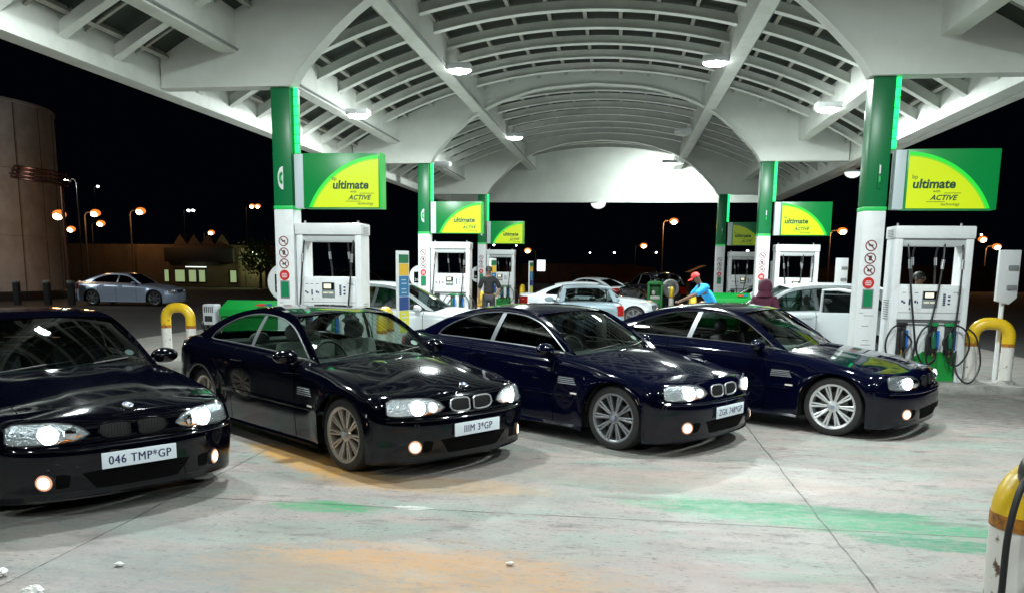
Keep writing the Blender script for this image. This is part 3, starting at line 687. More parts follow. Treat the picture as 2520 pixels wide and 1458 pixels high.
HATCH.update(xr=-3.30, x1=-2.98, xw=(.04, -2.58), zsh=[(-3.4, 1.0), (-2.0, .985), (-1.0, .955), (-.6, .93), (-.2, .90), (.1, .86), (.40, .77), (.6, .74), (.8, .72)],
  zc=[(-.45, 1.0), (-.2, .98), (.1, .93), (.4, .86), (.6, .80), (.74, .74)], fx=[(z*1.06, x) for z, x in COUPE['fx']], rx=[(z*1.05, x-.25) for z, x in COUPE['rx']],
  O=[(-.44, .93), (-.75, 1.13), (-1.05, 1.31), (-1.25, 1.39), (-1.6, 1.44), (-2.0, 1.455), (-2.5, 1.44), (-2.85, 1.39), (-3.02, 1.30), (-3.15, 1.15), (-3.22, 1.02)],
  D=[(-.66, .985), (-.88, 1.13), (-1.12, 1.27), (-1.35, 1.345), (-1.65, 1.38), (-2.0, 1.39), (-2.35, 1.375), (-2.6, 1.33), (-2.78, 1.24), (-2.88, 1.13), (-2.93, 1.05)],
  belt=[(-3.22, 1.02), (-2.7, 1.03), (-1.2, .99), (-.44, .93)], cowl=-.50, rcowl=-3.10, dk=[(-3.4, 1.03), (-3.0, 1.05)],
  ws=((-.50, .68, .935), (-.32, 0, .985), (-1.26, .56, 1.375), (-1.12, 0, 1.425)), rwn=((-3.20, .60, 1.03), (-3.26, 0, 1.04), (-2.94, .54, 1.36), (-3.0, 0, 1.42)),
  rbow=-.05, bp=(-1.70, -1.64), door=(-.66, -1.66), seats=((-1.42, 1.08), (-2.25, 1.08)))
SUV = _copy.deepcopy(HATCH)
def zmap(P, f):
    Q = _copy.deepcopy(P)
    for k in ('zsh', 'zc', 'dk', 'O', 'D', 'belt', 'zs'): Q[k] = [(x, f(z)) for x, z in Q[k]]
    for k in ('fx', 'rx'): Q[k] = [(f(z), x) for z, x in Q[k]]
    for k in ('ws', 'rwn'): Q[k] = tuple((a, b, f(c)) for a, b, c in Q[k])
    Q['seats'] = tuple((a, f(b)) for a, b in Q['seats']); return Q
SUV = zmap(HATCH, lambda z: z*1.115+.0); SUV['rw'] = .36
BOX = zmap(COUPE, lambda z: z*1.01); BOX.update(fp=(5, 4), rp=(7, 5), W=.84, yb=.70, tum=.30)

FY = [(0, .978), (.10, .985), (.30, .994), (.52, 1.0), (.66, 1.0), (.80, .993), (.89, .975), (.945, .948), (.985, .902), (1.0, .862)]
def car(kind, name, label, cat, loc, rz, paint, group=None, rim=SILVER, tint=(GL_CLEAR, GL_DARK, GL_DARK), plate=None, q=1.0, lights=True, chrome=True, seat=SEATB, doors=2, front=True, open_win=False, tails=True, detail=True, glow=False):
    P = kind; W = P['W']; x0, xf, x1, xr = P['x0'], P['xf'], P['x1'], P['xr']; RW = P['rw']; RA = RW+.042; ZW = RW
    t = thing(name, label, cat, loc, rz, group)
    zsh = lambda x: interp(P['zsh'], x); zs = lambda x: interp(P['zs'], x)
    def Wx(x): return W*(1 - .035*max(0, (x+.1)/.9)**2 - .03*max(0, (-2.6-x)/1.0)**2)
    def side(x, z):
        a = zs(x); b = zsh(x); y = Wx(x)*interp(FY, (z-a)/(b-a))
        for wx in P['xw']:
            r = math.hypot(x-wx, z-ZW); y += .022*math.exp(-((r-RA-.02)/.085)**2)
        return (x, y, z)
    def nosey(z): return side(x0, z)[1]
    def nose(th, z, off=0):
        """th 0 = at the side, pi/2 = centre front"""
        X = max(math.sin(th), 0)**(2/P['fp'][1]); Y = max(math.cos(th), 0)**(2/P['fp'][0])
        fx = interp(P['fx'], z); y0 = nosey(min(z, zsh(x0))); p = Vector((x0+(fx-x0)*X, y0*Y, z))
        if off:
            e = .01; pa = Vector(nose(th+e, z)); pb = Vector(nose(th-e, z)); tg = (pa-pb).normalized(); p += Vector((-tg.y*0+abs(tg.y), abs(tg.x), 0))*off
        return (p.x, p.y, p.z)
    def th_of(y, z):
        y0 = nosey(min(z, zsh(x0))); return math.acos(min(1, (abs(y)/y0))**(P['fp'][0]/2))
    def npt(y, z, off=0):
        s = 1 if y >= 0 else -1; p = nose(th_of(y, z), z, off); return (p[0], s*p[1], z)
    def tail(th, z):
        X = max(math.sin(th), 0)**(2/P['rp'][1]); Y = max(math.cos(th), 0)**(2/P['rp'][0])
        rx = interp(P['rx'], z); y0 = side(x1, min(z, zsh(x1)))[1]
        return (x1-(rx-.0)*X*((x1-xr)/.58), y0*Y, z)
    nR = int(22*q)+4
    ss = [((i/(nR-1))) for i in range(nR)]; ss = [1-(1-s)**1.45 for s in ss]
    def zlow(x):
        z = zs(x)
        for wx in P['xw']:
            d = abs(x-wx)
            if d <= RA: z = max(z, ZW+math.sqrt(max(RA*RA-d*d, 0)))
        return z
    def cols(a, b):
        """stations between a (front) and b (rear) incl. arch refinement"""
        xs = set(); n = max(2, int((a-b)/(.07/q)))
        for x in lin(a, b, n): xs.add(round(x, 4))
        for wx in P['xw']:
            for k in range(int(16*q)+1):
                xx = wx+RA*math.cos(PI*k/int(16*q)); 
                if b <= xx <= a: xs.add(round(xx, 4))
            for e in (RA+.002, -RA-.002):
                if b <= wx+e <= a: xs.add(round(wx+e, 4))
        return sorted(xs, reverse=True)
    def col(x): z0 = zlow(x); z1 = zsh(x); return [side(x, z0+(z1-z0)*s) for s in ss]
    def both(b, pts):
        b.grid(pts); b.grid([[(p[0], -p[1], p[2]) for p in r] for r in pts]); return b
    body = MB()
    dx0, dx1 = P['door']; g = .0055
    segs = [(x0, dx0+g)]
    dd = [(dx0-g, dx1+g)]
    if doors == 4: dd.append((dx1-g, -2.42))
    segs.append((dd[-1][1]-2*g, x1))
    for a, b_ in segs: both(body, [col(x) for x in cols(a, b_)])
    # belt strip from the shoulder up to the window line
    G = lambda x, z: P['yb'] - (z-interp(P['belt'], x))*P['tum'] - .0 + .012*math.sin(min(1, max(0, (z-.93)/.35))*PI)
    bx = lin(P['O'][0][0], P['O'][-1][0], 40)
    def belt_row(x):
        a = side(x, zsh(x)); zb = interp(P['belt'], x); c = (x, G(x, zb), zb); return [a, ((a[0]+c[0])/2, (a[1]+c[1])/2+.004, a[2]*.35+c[2]*.65), c]
    both(body, [belt_row(x) for x in bx])
    # nose: split into upper body and bumper
    ths = [PI/2*(i/(int(26*q)))**.9 for i in range(int(26*q)+1)]
    zb = .535*(P['fx'][-1][0]/.715)
    def noseband(za, zb_, n, mb):
        pts = []
        for th in ths:
            r = []
            for i in range(n):
                f = i/(n-1); zt = (zb_ if isinstance(zb_, float) else zb_(th)); zz = za+(zt-za)*f; r.append(nose(th, zz))
            pts.append(r)
        both(mb, pts)
    def ztop(th): X = math.sin(th)**(2/P['fp'][1]); return zsh(x0)+(P['fx'][-1][0]-zsh(x0))*X
    noseband(zb+.004, ztop, 8, body)
    bump = MB(); noseband(P['fx'][0][0]+.0, zb-.004, 14, bump)
    # link between arch column zone and bumper is the seam at x0
    bump.build('front_bumper', paint, t, ang=50)
    # rear
    zrt = P['rx'][-1][0]; rb = .60*(zrt/.99)
    rear = MB(); pts = []
    for th in ths: pts.append([tail(th, P['rx'][0][0]+(rb-.004-P['rx'][0][0])*i/9) for i in range(10)])
    both(rear, pts); rear.build('rear_bumper', paint, t, ang=50)
    pts = []
    for th in ths:
        X = math.sin(th)**(2/P['rp'][1]); zt = zsh(x1)+(interp(P['dk'], xr)-zsh(x1))*X; pts.append([tail(th, rb+(zt-rb)*i/6) for i in range(7)])
    both(body, pts)
    # hood and wings
    def zcen(x): return interp(P['zc'], x)
    S_ = []
    for x in cols(x0, P['cowl']): a = side(x, zsh(x)); S_.append((a, (x+P['cbow'], 0)))
    ftop = nose(PI/2, P['fx'][-1][0])[0]
    nz = []
    for th in ths[1:]:
        X = math.sin(th)**(2/P['fp'][1]); a = nose(th, ztop(th)); nz.append((a, (x0+P['cbow']+(ftop-x0-P['cbow'])*X, 0)))
    allc = nz[::-1]+S_; hood = MB(); wing = MB(); nt_ = int(18*q)
    def hrow(a, c, t0, t1, n):
        r = []
        for i in range(n):
            tt = t0+(t1-t0)*i/(n-1); y = a[1]*(1-tt); x = c[0]+(a[0]-c[0])*(1-tt)**2; zc_ = zcen(c[0]); 
            z = a[2]+(zc_-a[2])*(1-(1-tt)**2.3)
            k = max(0, min(1, (c[0]+.5)/.3))*max(0, min(1, (ftop-c[0])/.35)); w_ = abs(y)
            z += k*.011*(1/(1+math.exp((w_-.34)/.028)))
            r.append((x, y, z))
        return r
    both(wing, [hrow(a, c, 0, .125, 4) for a, c in allc]); body.v, body.f = body.v, body.f
    body.add(wing.v, wing.f)
    both(hood, [hrow(a, c, .133, 1, nt_) for a, c in allc]); hood.build('hood', paint, t, ang=60)
    # deck lid
    if P['x1'] < P['rcowl']+.2:
        dkc = []
        for x in lin(P['rcowl']+.0, x1, 4)[:-1] if P['rcowl'] > x1 else []: dkc.append((side(x, zsh(x)), (x+P['rbow'], 0)))
        for th in ths:
            X = math.sin(th)**(2/P['rp'][1]); zt = zsh(x1)+(interp(P['dk'], xr)-zsh(x1))*X; a = tail(th, zt); dkc.append((a, (x1+P['rbow']+(a[0]*0+tail(PI/2, zt)[0]-x1-P['rbow'])*X, 0)))
        deck = MB(); pts = []
        for a, c in dkc:
            r = []
            for i in range(10):
                tt = i/9; zc_ = interp(P['dk'], c[0]); r.append((c[0]+(a[0]-c[0])*(1-tt)**2, a[1]*(1-tt), a[2]+(zc_-a[2])*(1-(1-tt)**2.5)))
            pts.append(r)
        both(deck, pts); deck.build('boot_lid', paint, t, ang=60)
    # greenhouse
    O = resample([Vector((x, z, 0)) for x, z in [(interp_x, interp_z) for interp_x, interp_z in [(p.x, p.y) for p in catmull([(x, z, 0) for x, z in P['O']], 6)]]], 56)
    D = resample(catmull([(x, z, 0) for x, z in P['D']], 6), 56)
    og = [(p.x, G(p.x, p.y), p.y) for p in O]; dg = [(p.x, G(p.x, p.y), p.y) for p in D]
    both(body, [[a, ((a[0]+b_[0])/2, (a[1]+b_[1])/2+.003, (a[2]+b_[2])/2), b_] for a, b_ in zip(og, dg)])
    # little triangle behind the mirror and at the C pillar foot
    def bl(x): z = interp(P['belt'], x); return (x, G(x, z), z)
    both(body, [[bl(x), bl(x)] for x in lin(og[0][0], dg[0][0], 3)])
    tri = []
    for x in lin(dg[-1][0], og[-1][0], 6): tri.append([bl(x), (x, G(x, bl(x)[2]+.0), bl(x)[2]+.001)])
    both(body, tri)
    # roof skin
    ia = min(range(56), key=lambda i: abs(og[i][0]-P['ws'][2][0]+.0)+abs(og[i][2]-P['ws'][2][2]-.01)); ib = min(range(56), key=lambda i: abs(og[i][0]-P['rwn'][2][0])+abs(og[i][2]-P['rwn'][2][2]-.01))
    roof = MB(); pts = []
    for i in range(ia, ib+1):
        a = og[i]; f = (i-ia)/(ib-ia); bow = P['ws'][3][0]-P['ws'][2][0]; bow2 = P['rwn'][3][0]-P['rwn'][2][0]; bo = bow*(1-f)**2+bow2*f**2; r = []
        for k in range(13):
            tt = k/12; r.append((a[0]+bo*(1-(1-tt)**2), a[1]*(1-tt), a[2]+P['roofc']*(1-(1-tt)**2.2)))
        pts.append(r)
    both(roof, pts); roof.build('roof', paint, t, ang=60)
    wf, wc, wt, wtc = P['ws']
    def screen(c0, c0c, c1, c1c, bulge, nu=12, nv=9, z_off=0):
        pts = []
        for j in range(nv):
            v = j/(nv-1); e = [c0[k]+(c1[k]-c0[k])*v for k in range(3)]; m_ = [c0c[k]+(c1c[k]-c0c[k])*v for k in range(3)]
            sgn = 1 if bulge > 0 else -1
            r = []
            for i in range(nu):
                s = i/(nu-1); f = 1-(1-s)**2
                r.append((e[0]+(m_[0]-e[0])*f+bulge*math.sin(v*PI)*.6, e[1]*(1-s), e[2]+(m_[2]-e[2])*f+abs(bulge)*math.sin(v*PI)))
            pts.append(r)
        return pts
    wsp = screen(wf, wc, wt, wtc, .018); b = MB(); both(b, wsp); wsh = b.build('windscreen', tint[0], t, ang=80)
    b = MB()     # dark ceramic border and wiper cowl
    low = wsp[0]; lip = [(p[0]+.045, p[1]*1.0, p[2]-.006) for p in low]; both(b, [low, lip]); 
    both(b, [[(p[0]-.003, p[1], p[2]+.002), (q_[0]-.003, q_[1], q_[2]+.002)] for p, q_ in zip(wsp[-1], [tuple(Vector(a).lerp(Vector(c), .28)) for a, c in zip(wsp[-1], wsp[-2])])])
    b.build('windscreen_border', BLACKG, t, ang=60)
    rsp = screen(P['rwn'][0], P['rwn'][1], P['rwn'][2], P['rwn'][3], -.012); b = MB(); both(b, rsp); b.build('rear_window', tint[2], t, ang=80)
    # pillars joining the screens to the side outline
    ao = resample([Vector(p) for p in og[:ia+1]], 9); both(body, [[tuple(a), tuple(Vector(w[0])+Vector((0, .012, 0)))] for a, w in zip(ao, wsp)])
    co = resample([Vector(p) for p in og[ib:]], 9)[::-1]; both(body, [[tuple(a), w[0]] for a, w in zip(co, rsp)])
    # header joints
    both(body, [[wsp[-1][i], pts_] for i, pts_ in enumerate([pts[0][min(12, i+1)] if i else pts[0][0] for i in range(12)])])
    both(body, [[rsp[-1][i], pts_] for i, pts_ in enumerate([pts[-1][min(12, i+1)] if i else pts[-1][0] for i in range(12)])])
    # body sides shell: sill underside
    body.build('body', paint, t, ang=40)
    # side glass: columns between belt and D curve
    xsD = [p[0] for p in dg]
    def dtop(x):
        best = None
        for a, c in zip(dg, dg[1:]):
            if min(a[0], c[0])-1e-6 <= x <= max(a[0], c[0])+1e-6:
                f = 0 if a[0] == c[0] else (x-a[0])/(c[0]-a[0]); z = a[2]+(c[2]-a[2])*f
                if best is None or z > best: best = z
        return best if best is not None else interp(P['belt'], x)
    bt, bb = P['bp'][1], P['bp'][0]
    def bpx(f): return bb+(bt-bb)*f
    for s, nm in ((1, 'left'), (-1, 'right')):
        if doors == 2:
            # door outer skin, from its own columns
            pass
        for k, (a, c) in enumerate(dd):
            b = MB(); b.grid([[(p[0], s*p[1], p[2]) for p in col(x)] for x in cols(a, c)]); d = b.build('door', paint, t, ang=45)
            hx = c+.16; zz = zsh(hx)-.10
            hp = side(hx, zz); b = MB(); b.tube([(hp[0]+.10, s*(hp[1]+.004), zz+.002), (hp[0]+.09, s*(hp[1]+.035), zz+.005), (hp[0]-.07, s*(hp[1]+.035), zz+.005), (hp[0]-.08, s*(hp[1]+.004), zz)], .013, 8); b.build('handle', paint, d)
        ranges = [(dg[0][0]-.002, bt+.02, bb+.02), (bt-.035, dg[-1][0], None)]
        def pane(xa, xb, nmn, mt, slant_a=0, slant_b=0):
            b = MB(); n = int(22*q)+4; pts_ = []
            for i in range(n):
                f = i/(n-1); xt = xa+(xb-xa)*f; xbm = (xa+slant_a)+((xb+slant_b)-(xa+slant_a))*f
                zt = dtop(xt)-.004; zb0 = interp(P['belt'], xbm)+.010; r = []
                for j in range(6):
                    v = j/5; x = xbm+(xt-xbm)*v; z = zb0+(zt-zb0)*v; r.append((x, s*(G(x, z)-.006), z))
                pts_.append(r)
            b.grid(pts_); return b.build(nmn, mt, t, ang=80)
        if not (open_win and s == -1): pane(dg[0][0], bt+.018, 'side_window', tint[1], 0, bb-bt)
        pane(bt-.03, dg[-1][0], 'quarter_window' if doors == 2 else 'rear_side_window', tint[1], bb-bt, 0)
        # pillar and bright window line
        b = MB(); pr = []
        for j in range(8):
            v = j/7; x = bb+(bt-bb)*v; zt = dtop(bt); z = interp(P['belt'], x)+(zt-interp(P['belt'], x))*v; pr.append([(x+.026, s*(G(x, z)+.004), z), (x-.040, s*(G(x, z)+.004), z)])
        b.grid(pr); b.build('window_pillar', mat('pillar_grey_trim', (.20, .21, .23), .35, .4), t)
        b = MB(); lp = [(p[0], s*(p[1]+.004), p[2]) for p in dg]; lo_ = [(x, s*(G(x, interp(P['belt'], x))+.004), interp(P['belt'], x)+.004) for x in lin(dg[-1][0], dg[0][0], 24)]
        b.tube(lp+lo_[1:]+[lp[0]], .0075, 6); b.build('window_trim', mat('window_trim_grey', (.28, .29, .31), .3, .7) if chrome else DARKT, t)
        # mirror
        mx, my, mz = P['ws'][0][0]-.26, .90, interp(P['belt'], -.8)+.035
        b = MB(); b.ell((mx, s*my, mz), (.085, .125, .072), 18, 12); b.v = [(p[0] if p[0] > mx-.05 else mx-.05, p[1], p[2]) for p in b.v]; m_ = b.build('wing_mirror', paint if detail else paint, t, ang=50)
        b = MB(); b.tube([(mx-.0, s*(my-.07), mz-.03), (mx+.05, s*(G(mx+.05, interp(P['belt'], mx+.05))-.01), mz-.045)], [.022, .028], 10); b.build('mirror_arm', DARKT, m_)
        # sill skirt
        b = MB(); sk = []
        for x in lin(P['xw'][0]-RA-.01, P['xw'][1]+RA+.01, 14):
            y = side(x, zs(x))[1]; sk.append([(x, s*(y-.002), zs(x)+.002), (x, s*(y+.014), zs(x)-.025), (x, s*(y-.01), zs(x)-.05), (x, s*(y-.12), zs(x)-.05)])
        b.grid(sk); b.build('side_skirt', paint, t, ang=50)
        if detail:
            b = MB(); zc_ = .50
            pr = [[(x, s*(side(x, z)[1]+dy), z) for z, dy in ((zc_-.02, .001), (zc_-.014, .008), (zc_+.014, .008), (zc_+.02, .001))] for x in lin(-.46, -2.20, 16)]
            b.grid(pr); b.build('rub_strip', paint, t)
            # louvred wing vent behind the front wheel with bright slats
            b = MB(); 
            for k in range(4):
                z = .614+k*.020; pr = [[(x, s*(side(x, z+dz)[1]+dy), z+dz) for dz, dy in ((-.0035, .004), (0, .009), (.0035, .004))] for x in lin(-.42-.012*k, -.67+.004*k, 6)]; b.grid(pr)
            b.build('wing_vent', mat('vent_slat_bright', (.38, .40, .44), .35, .5), t)
            b = MB(); b.grid([[(x, s*(side(x, z)[1]+.002), z) for z in (.607, .686)] for x in lin(-.44, -.665, 6)]); b.build('vent_recess', DARKT, t)
            b = MB(); b.grid([[(x, s*(side(x, z)[1]+.010), z) for z in (.513, .531)] for x in (-.40, -.44, -.49)]); b.build('side_marker', mat('side_marker_clear', (.7, .66, .6), .2, emit=.12), t)
    # wheels
    spk = 10
    for ix, wx in enumerate(P['xw']):
        for s in (1, -1):
            M = frame((wx, s*.865, ZW), (1, 0, 0), (0, 0, 1) if s == -1 else (0, 0, -1))   # z axis outward
            hw = thing('wheel', None, None); hw.parent = t; bpy.data.objects.remove(hw)
            n = int(40*q)+8; rr = RW
            b = MB(); b.lathe([(rr-.082, -.20), (rr-.05, -.215), (rr-.01, -.205), (rr, -.17), (rr, -.04), (rr-.012, -.012), (rr-.045, .0), (rr-.078, -.008), (rr-.084, -.02)], M, n); w = b.build('wheel', TYRE, t, ang=40); w.name = 'tyre'
            w.name = 'wheel'
            ro = rr-.078
            b = MB(); b.lathe([(ro+.002, -.20), (ro-.02, -.19), (ro-.03, -.06), (ro-.022, -.018), (ro-.004, -.004), (ro+.004, -.004), (ro+.004, -.012)], M, n)
            if q > .7:
                for k in range(spk):
                    for e in (-1, 1):
                        a0 = 2*PI*k/spk+e*.075; a1 = 2*PI*k/spk+e*.082
                        c0, s0, c1, s1 = math.cos(a0), math.sin(a0), math.cos(a1), math.sin(a1); r0, r1 = .045, ro-.014; wd0, wd1 = .0085, .0115
                        vs = []
                        for (cc, sc, r_, wd, h) in ((c0, s0, r0, wd0, -.030), (c1, s1, r1, wd1, -.012)):
                            for dw, dh in ((-1, -.028), (-1, -.004), (-.4, 0), (.4, 0), (1, -.004), (1, -.028)): vs.append(M @ Vector((cc*r_-sc*wd*dw, sc*r_+cc*wd*dw, h+dh)))
                        b.add(vs, [(i, i+1, i+7, i+6) for i in range(5)])
            else:
                for k in range(7):
                    a = 2*PI*k/7; M2 = M @ Matrix.Rotation(a, 4, 'Z'); b.add([M2 @ Vector(v) for v in ((.03, -.02, -.02), (.03, .02, -.02), (ro-.01, .035, -.015), (ro-.01, -.035, -.015))], [(0, 1, 2, 3)])
            b.lathe([(.07, -.045), (.062, -.028), (.034, -.022), (.033, -.010), (0, -.008)], M, 20)
            b.build('rim', rim, w, ang=40)
            b = MB(); b.lathe([(.0, -.075), (.155 if q > .7 else ro-.03, -.075), (.155, -.09)], M, 28); b.build('brake_disc', mat('brake_disc_steel', (.12, .12, .12), .35, .8), w)
            if q > .7:
                b = MB(); b.lathe([(0, -.005), (.022, -.006), (.026, -.010)], M, 16); b.build('hub_badge', mat('hub_blue_white', (.25, .3, .4), .3), w)
                b = MB(); b.lathe([(ro-.03, -.12), (0, -.12)], M, 20); b.build('inner_barrel', BLACK, w)
    # underbody and wheel housings
    b = MB(); y_ = W-.10
    zf = zs(-1)-.02
    b.box(x1-.35, P['xw'][1]-RA, -y_, y_, zf, .55); b.box(P['xw'][1]+RA, P['xw'][0]-RA, -y_, y_, zf, .42); b.box(P['xw'][0]+RA, x0+.12, -y_+.1, y_-.1, zf, .50)
    b.box(x1-.2, P['xw'][0]+RA+.05, -.52, .52, zf+.02, .60); b.box(P['cowl'], x0+.1, -.6, .6, .45, .64)
    for wx in P['xw']:
        for s in (1, -1):
            ring = []
            for k in range(19):
                a = PI*k/18-.0; ring.append([(wx+(RA+.004)*math.cos(a), s*(W-.045), ZW+(RA+.004)*math.sin(a)), (wx+(RA+.004)*math.cos(a), s*.5, ZW+(RA+.004)*math.sin(a))])
            b.grid(ring)
    b.build('underbody', mat('underbody_black', (.008, .008, .008), .8), t)
    # cabin
    zsill = interp(P['belt'], -1.2)
    b = MB(); b.box(P['cowl']-.10, P['cowl']-.42, -.66, .66, .50, zsill-.045); b.box(P['cowl']+.05, P['cowl']-.10, -.60, .60, .6, zsill-.05); b.build('dashboard', CABIN, t, bevel=.06)
    b = MB(); b.box(P['rcowl']+.02, P['seats'][1][0]-.3, -.60, .60, .5, zsill-.0); b.box(-.9, -3.0, -.70, -.66, .3, zsill-.03); b.box(-.9, -3.0, .66, .70, .3, zsill-.03); b.build('cabin_lining', CABIN, t, bevel=.02)
    for s in (-1, 1):
        sx, hz = P['seats'][0]
        b = MB(); M = Matrix.Translation((sx, s*.36, .50)) @ Matrix.Rotation(R(-14), 4, 'Y'); b.box(-.08, .06, -.23, .23, -.1, hz-.50+.02, M); b.box(.0, .5, -.24, .24, -.14, .02, Matrix.Translation((sx, s*.36, .50))); o = b.build('seat', seat, t, bevel=.05)
        b = MB(); b.ell((sx-.15, s*.36, hz+.10), (.055, .13, .10), 16, 10); b.build('headrest', seat, o)
        if s == -1:
            b = MB(); b.lathe([(.175+.014*math.cos(a), .014*math.sin(a)) for a in lin(0, 2*PI, 9)], frame((sx+.52, s*.36, zsill-.05), (0, 1, 0), (-.35, 0, .94)), 28); b.box(sx+.50, sx+.54, s*.36-.16, s*.36+.16, zsill-.07, zsill-.03); b.build('steering_wheel', CABIN, t)
    b = MB(); sx, hz = P['seats'][1]; b.box(sx-.1, sx+.04, -.6, .6, .5, hz-.06); b.box(sx, sx+.4, -.6, .6, .4, .62); o = b.build('rear_bench', seat, t, bevel=.05)
    for s in (-1, 1): MB().ell((sx-.06, s*.33, hz+.0), (.05, .12, .07), 14, 8).build('headrest', seat, o)
    b = MB(); b.ell((P['ws'][3][0]-.0, 0, P['ws'][3][2]-.085), (.02, .11, .035), 14, 8); b.build('rear_view_mirror', CABIN, t)
    # front end
    kz = P['fx'][-1][0]/.715; sx_ = 1
    def patch(name, lo, hi, m, off, n=16, mrow=7, parent=None, s=1, ang=80, cm=5):
        """lo/hi: list of (y,z) control points along the width"""
        L1 = resample(catmull([(a, c, 0) for a, c in lo], cm), n); H1 = resample(catmull([(a, c, 0) for a, c in hi], cm), n); b = MB(); pts_ = []
        for p, h in zip(L1, H1):
            r = []
            for j in range(mrow):
                v = j/(mrow-1); o_ = off*math.sin(PI*v)**.5 if off > .004 else off; y, z = p.x+(h.x-p.x)*v, p.y+(h.y-p.y)*v; q_ = npt(s*y, z*kz, max(o_, .0015)); r.append(q_)
            pts_.append(r)
        b.grid(pts_); return b.build(name, m, parent or t, ang=ang)
    if front:
        for s in (1, -1):
            lo = [(.305, .602), (.35, .575), (.41, .558), (.465, .566), (.51, .549), (.66, .545), (.770, .556), (.785, .575)]
            hi = [(.305, .608), (.35, .650), (.42, .682), (.50, .694), (.60, .698), (.68, .698), (.735, .692), (.772, .668)]
            hlm = patch('headlight', lo, hi, BOWLB if glow else BOWL, .004, s=s, cm=2)
            eb = [npt(s*y, z*kz, .010) for y, z in lo+hi[::-1]]; MB().tube(eb+[eb[0]], .0045, 6).build('headlight_rim', DARKT, hlm)
            patch('headlight_glass', lo, hi, LENSG, .014, parent=hlm, s=s, cm=2)
            if detail: patch('indicator', [(.35, .595), (.42, .560), (.50, .552)], [(.352, .600), (.43, .585), (.50, .560)], AMBER, .010, 10, 4, hlm, s)
            for yy, rr, mm, nm in ((.555, .066, HEAD if lights else BOWL, 'low_beam'), (.425, .046, HIGHB if glow else CHROME, 'high_beam')):
                p = npt(s*yy, .612*kz, .010); b = MB(); nrm = Vector((.86, s*.5, 0)); b.lathe([(rr, -.01), (rr*.96, .004), (rr*.6, .011), (0, .014)], frame(p, (-nrm.y, nrm.x, 0), (0, 0, 1)), 22); b.build(nm, mm, hlm)
            if detail:
                p = npt(s*.605, .292, .004); nrm = Vector((.8, s*.6, 0)); Mf = frame(p, (-nrm.y, nrm.x, 0), (0, 0, 1))
                b = MB(); b.lathe([(.066, -.03), (.064, .006), (.056, .008), (.054, -.004)], Mf, 24); fg = b.build('fog_lamp', DARKT, t)
                MB().lathe([(.040, .013), (.03, .015), (0, .018)], Mf, 22).build('fog_lens', FOGW if lights else LENSG, fg)
                if lights: MB().lathe([(.060, .006), (.052, .009), (.039, .0125)], Mf, 22).build('bloom_ring', FOGR, fg)  # glowing ring put in for the orange bloom round the fog lens
                patch('side_intake', [(.462, .245), (.50, .236), (.54, .240)], [(.452, .325), (.49, .338), (.54, .335)], MESHB, .002, 8, 4, s=s)
                b = MB(); pr = [[npt(s*y, z, .003) for z in (.20, .207)] for y in lin(.36, .70, 10)]; b.grid(pr); b.build('lip_line', DARKT, t)
            # kidney grille half
            y0, y1 = .026, .243
            lo = [(y0, .570), (.045, .557), (.10, .554), (.18, .558), (.222, .572), (y1, .60)]; hi = [(y0, .650), (.042, .664), (.10, .669), (.19, .668), (.234, .655), (y1, .610)]
            kd = patch('kidney_grille', lo, hi, BLACK, .003, s=s, cm=1)
            ring = [npt(s*p.x, p.y*kz, .008) for p in resample([(a, c, 0) for a, c in lo], 16)]+[npt(s*p.x, p.y*kz, .008) for p in resample([(a, c, 0) for a, c in hi], 16)][::-1]
            b = MB(); b.tube(ring+[ring[0]], .0072 if chrome else .006, 6); b.build('surround', mat('kidney_chrome', (.8, .82, .84), .35, .75) if chrome else BLACKG, kd)
            b = MB()
            if detail:
                for k in range(9):
                    y = y0+.02+k*(y1-y0-.045)/8; z0, z1 = (.572, .655) if k not in (0, 8) else (.58, .645); b.tube([npt(s*y, z0*kz, .006), npt(s*y, z1*kz, .006)], .0035, 5)
                b.build('slats', mat('grille_slat_dark', (.05, .05, .055), .3, .5), kd)
        if detail:
            patch('lower_intake', [(-.29, .212), (-.15, .205), (.15, .205), (.29, .212)], [(-.385, .335), (-.2, .345), (.2, .345), (.385, .335)], MESHB, .0015, 24, 6)
            b = MB(); pr = [[npt(y, z, o_) for z, o_ in ((.505, .003), (.513, .010), (.524, .010), (.532, .003))] for y in lin(-.80, .80, 50)]; b.grid(pr); b.build('bumper_strip', paint, t)
            p = (.668, 0, .762); Mb = frame(p, (0, 1, 0), (-.93, 0, .36))
            b = MB(); b.lathe([(.041, -.01), (.041, .005), (.037, .008), (0, .009)], Mb, 24); rd = b.build('roundel', mat('roundel_ring', (.5, .5, .52), .2, .9), t)
            for k, m_ in enumerate((WHITE2, mat('roundel_blue', (.02, .12, .5), .3))*2):
                b = MB(); a0 = k*PI/2; b.prism([(0, 0)]+[(.023*math.cos(a), .023*math.sin(a)) for a in lin(a0, a0+PI/2, 7)], Mb @ Matrix.Translation((0, 0, .0095)), .001); b.build('quarter', m_, rd, smooth=False)
        if plate:
            px = interp(P['fx'], .41)+.022
            b = MB(); b.box(px-.012, px, -.265, .265, .352, .468); pl = b.build('number_plate', PLATEC, t, bevel=.006)
            text('plate_lettering', plate, .088, PLATEI, pl, frame((px+.0015, 0, .380), (0, 1, 0), (0, 0, 1)), align='CENTER', offset=0, sx=.86, spacing=1.12, extrude=0, bold=.0028)
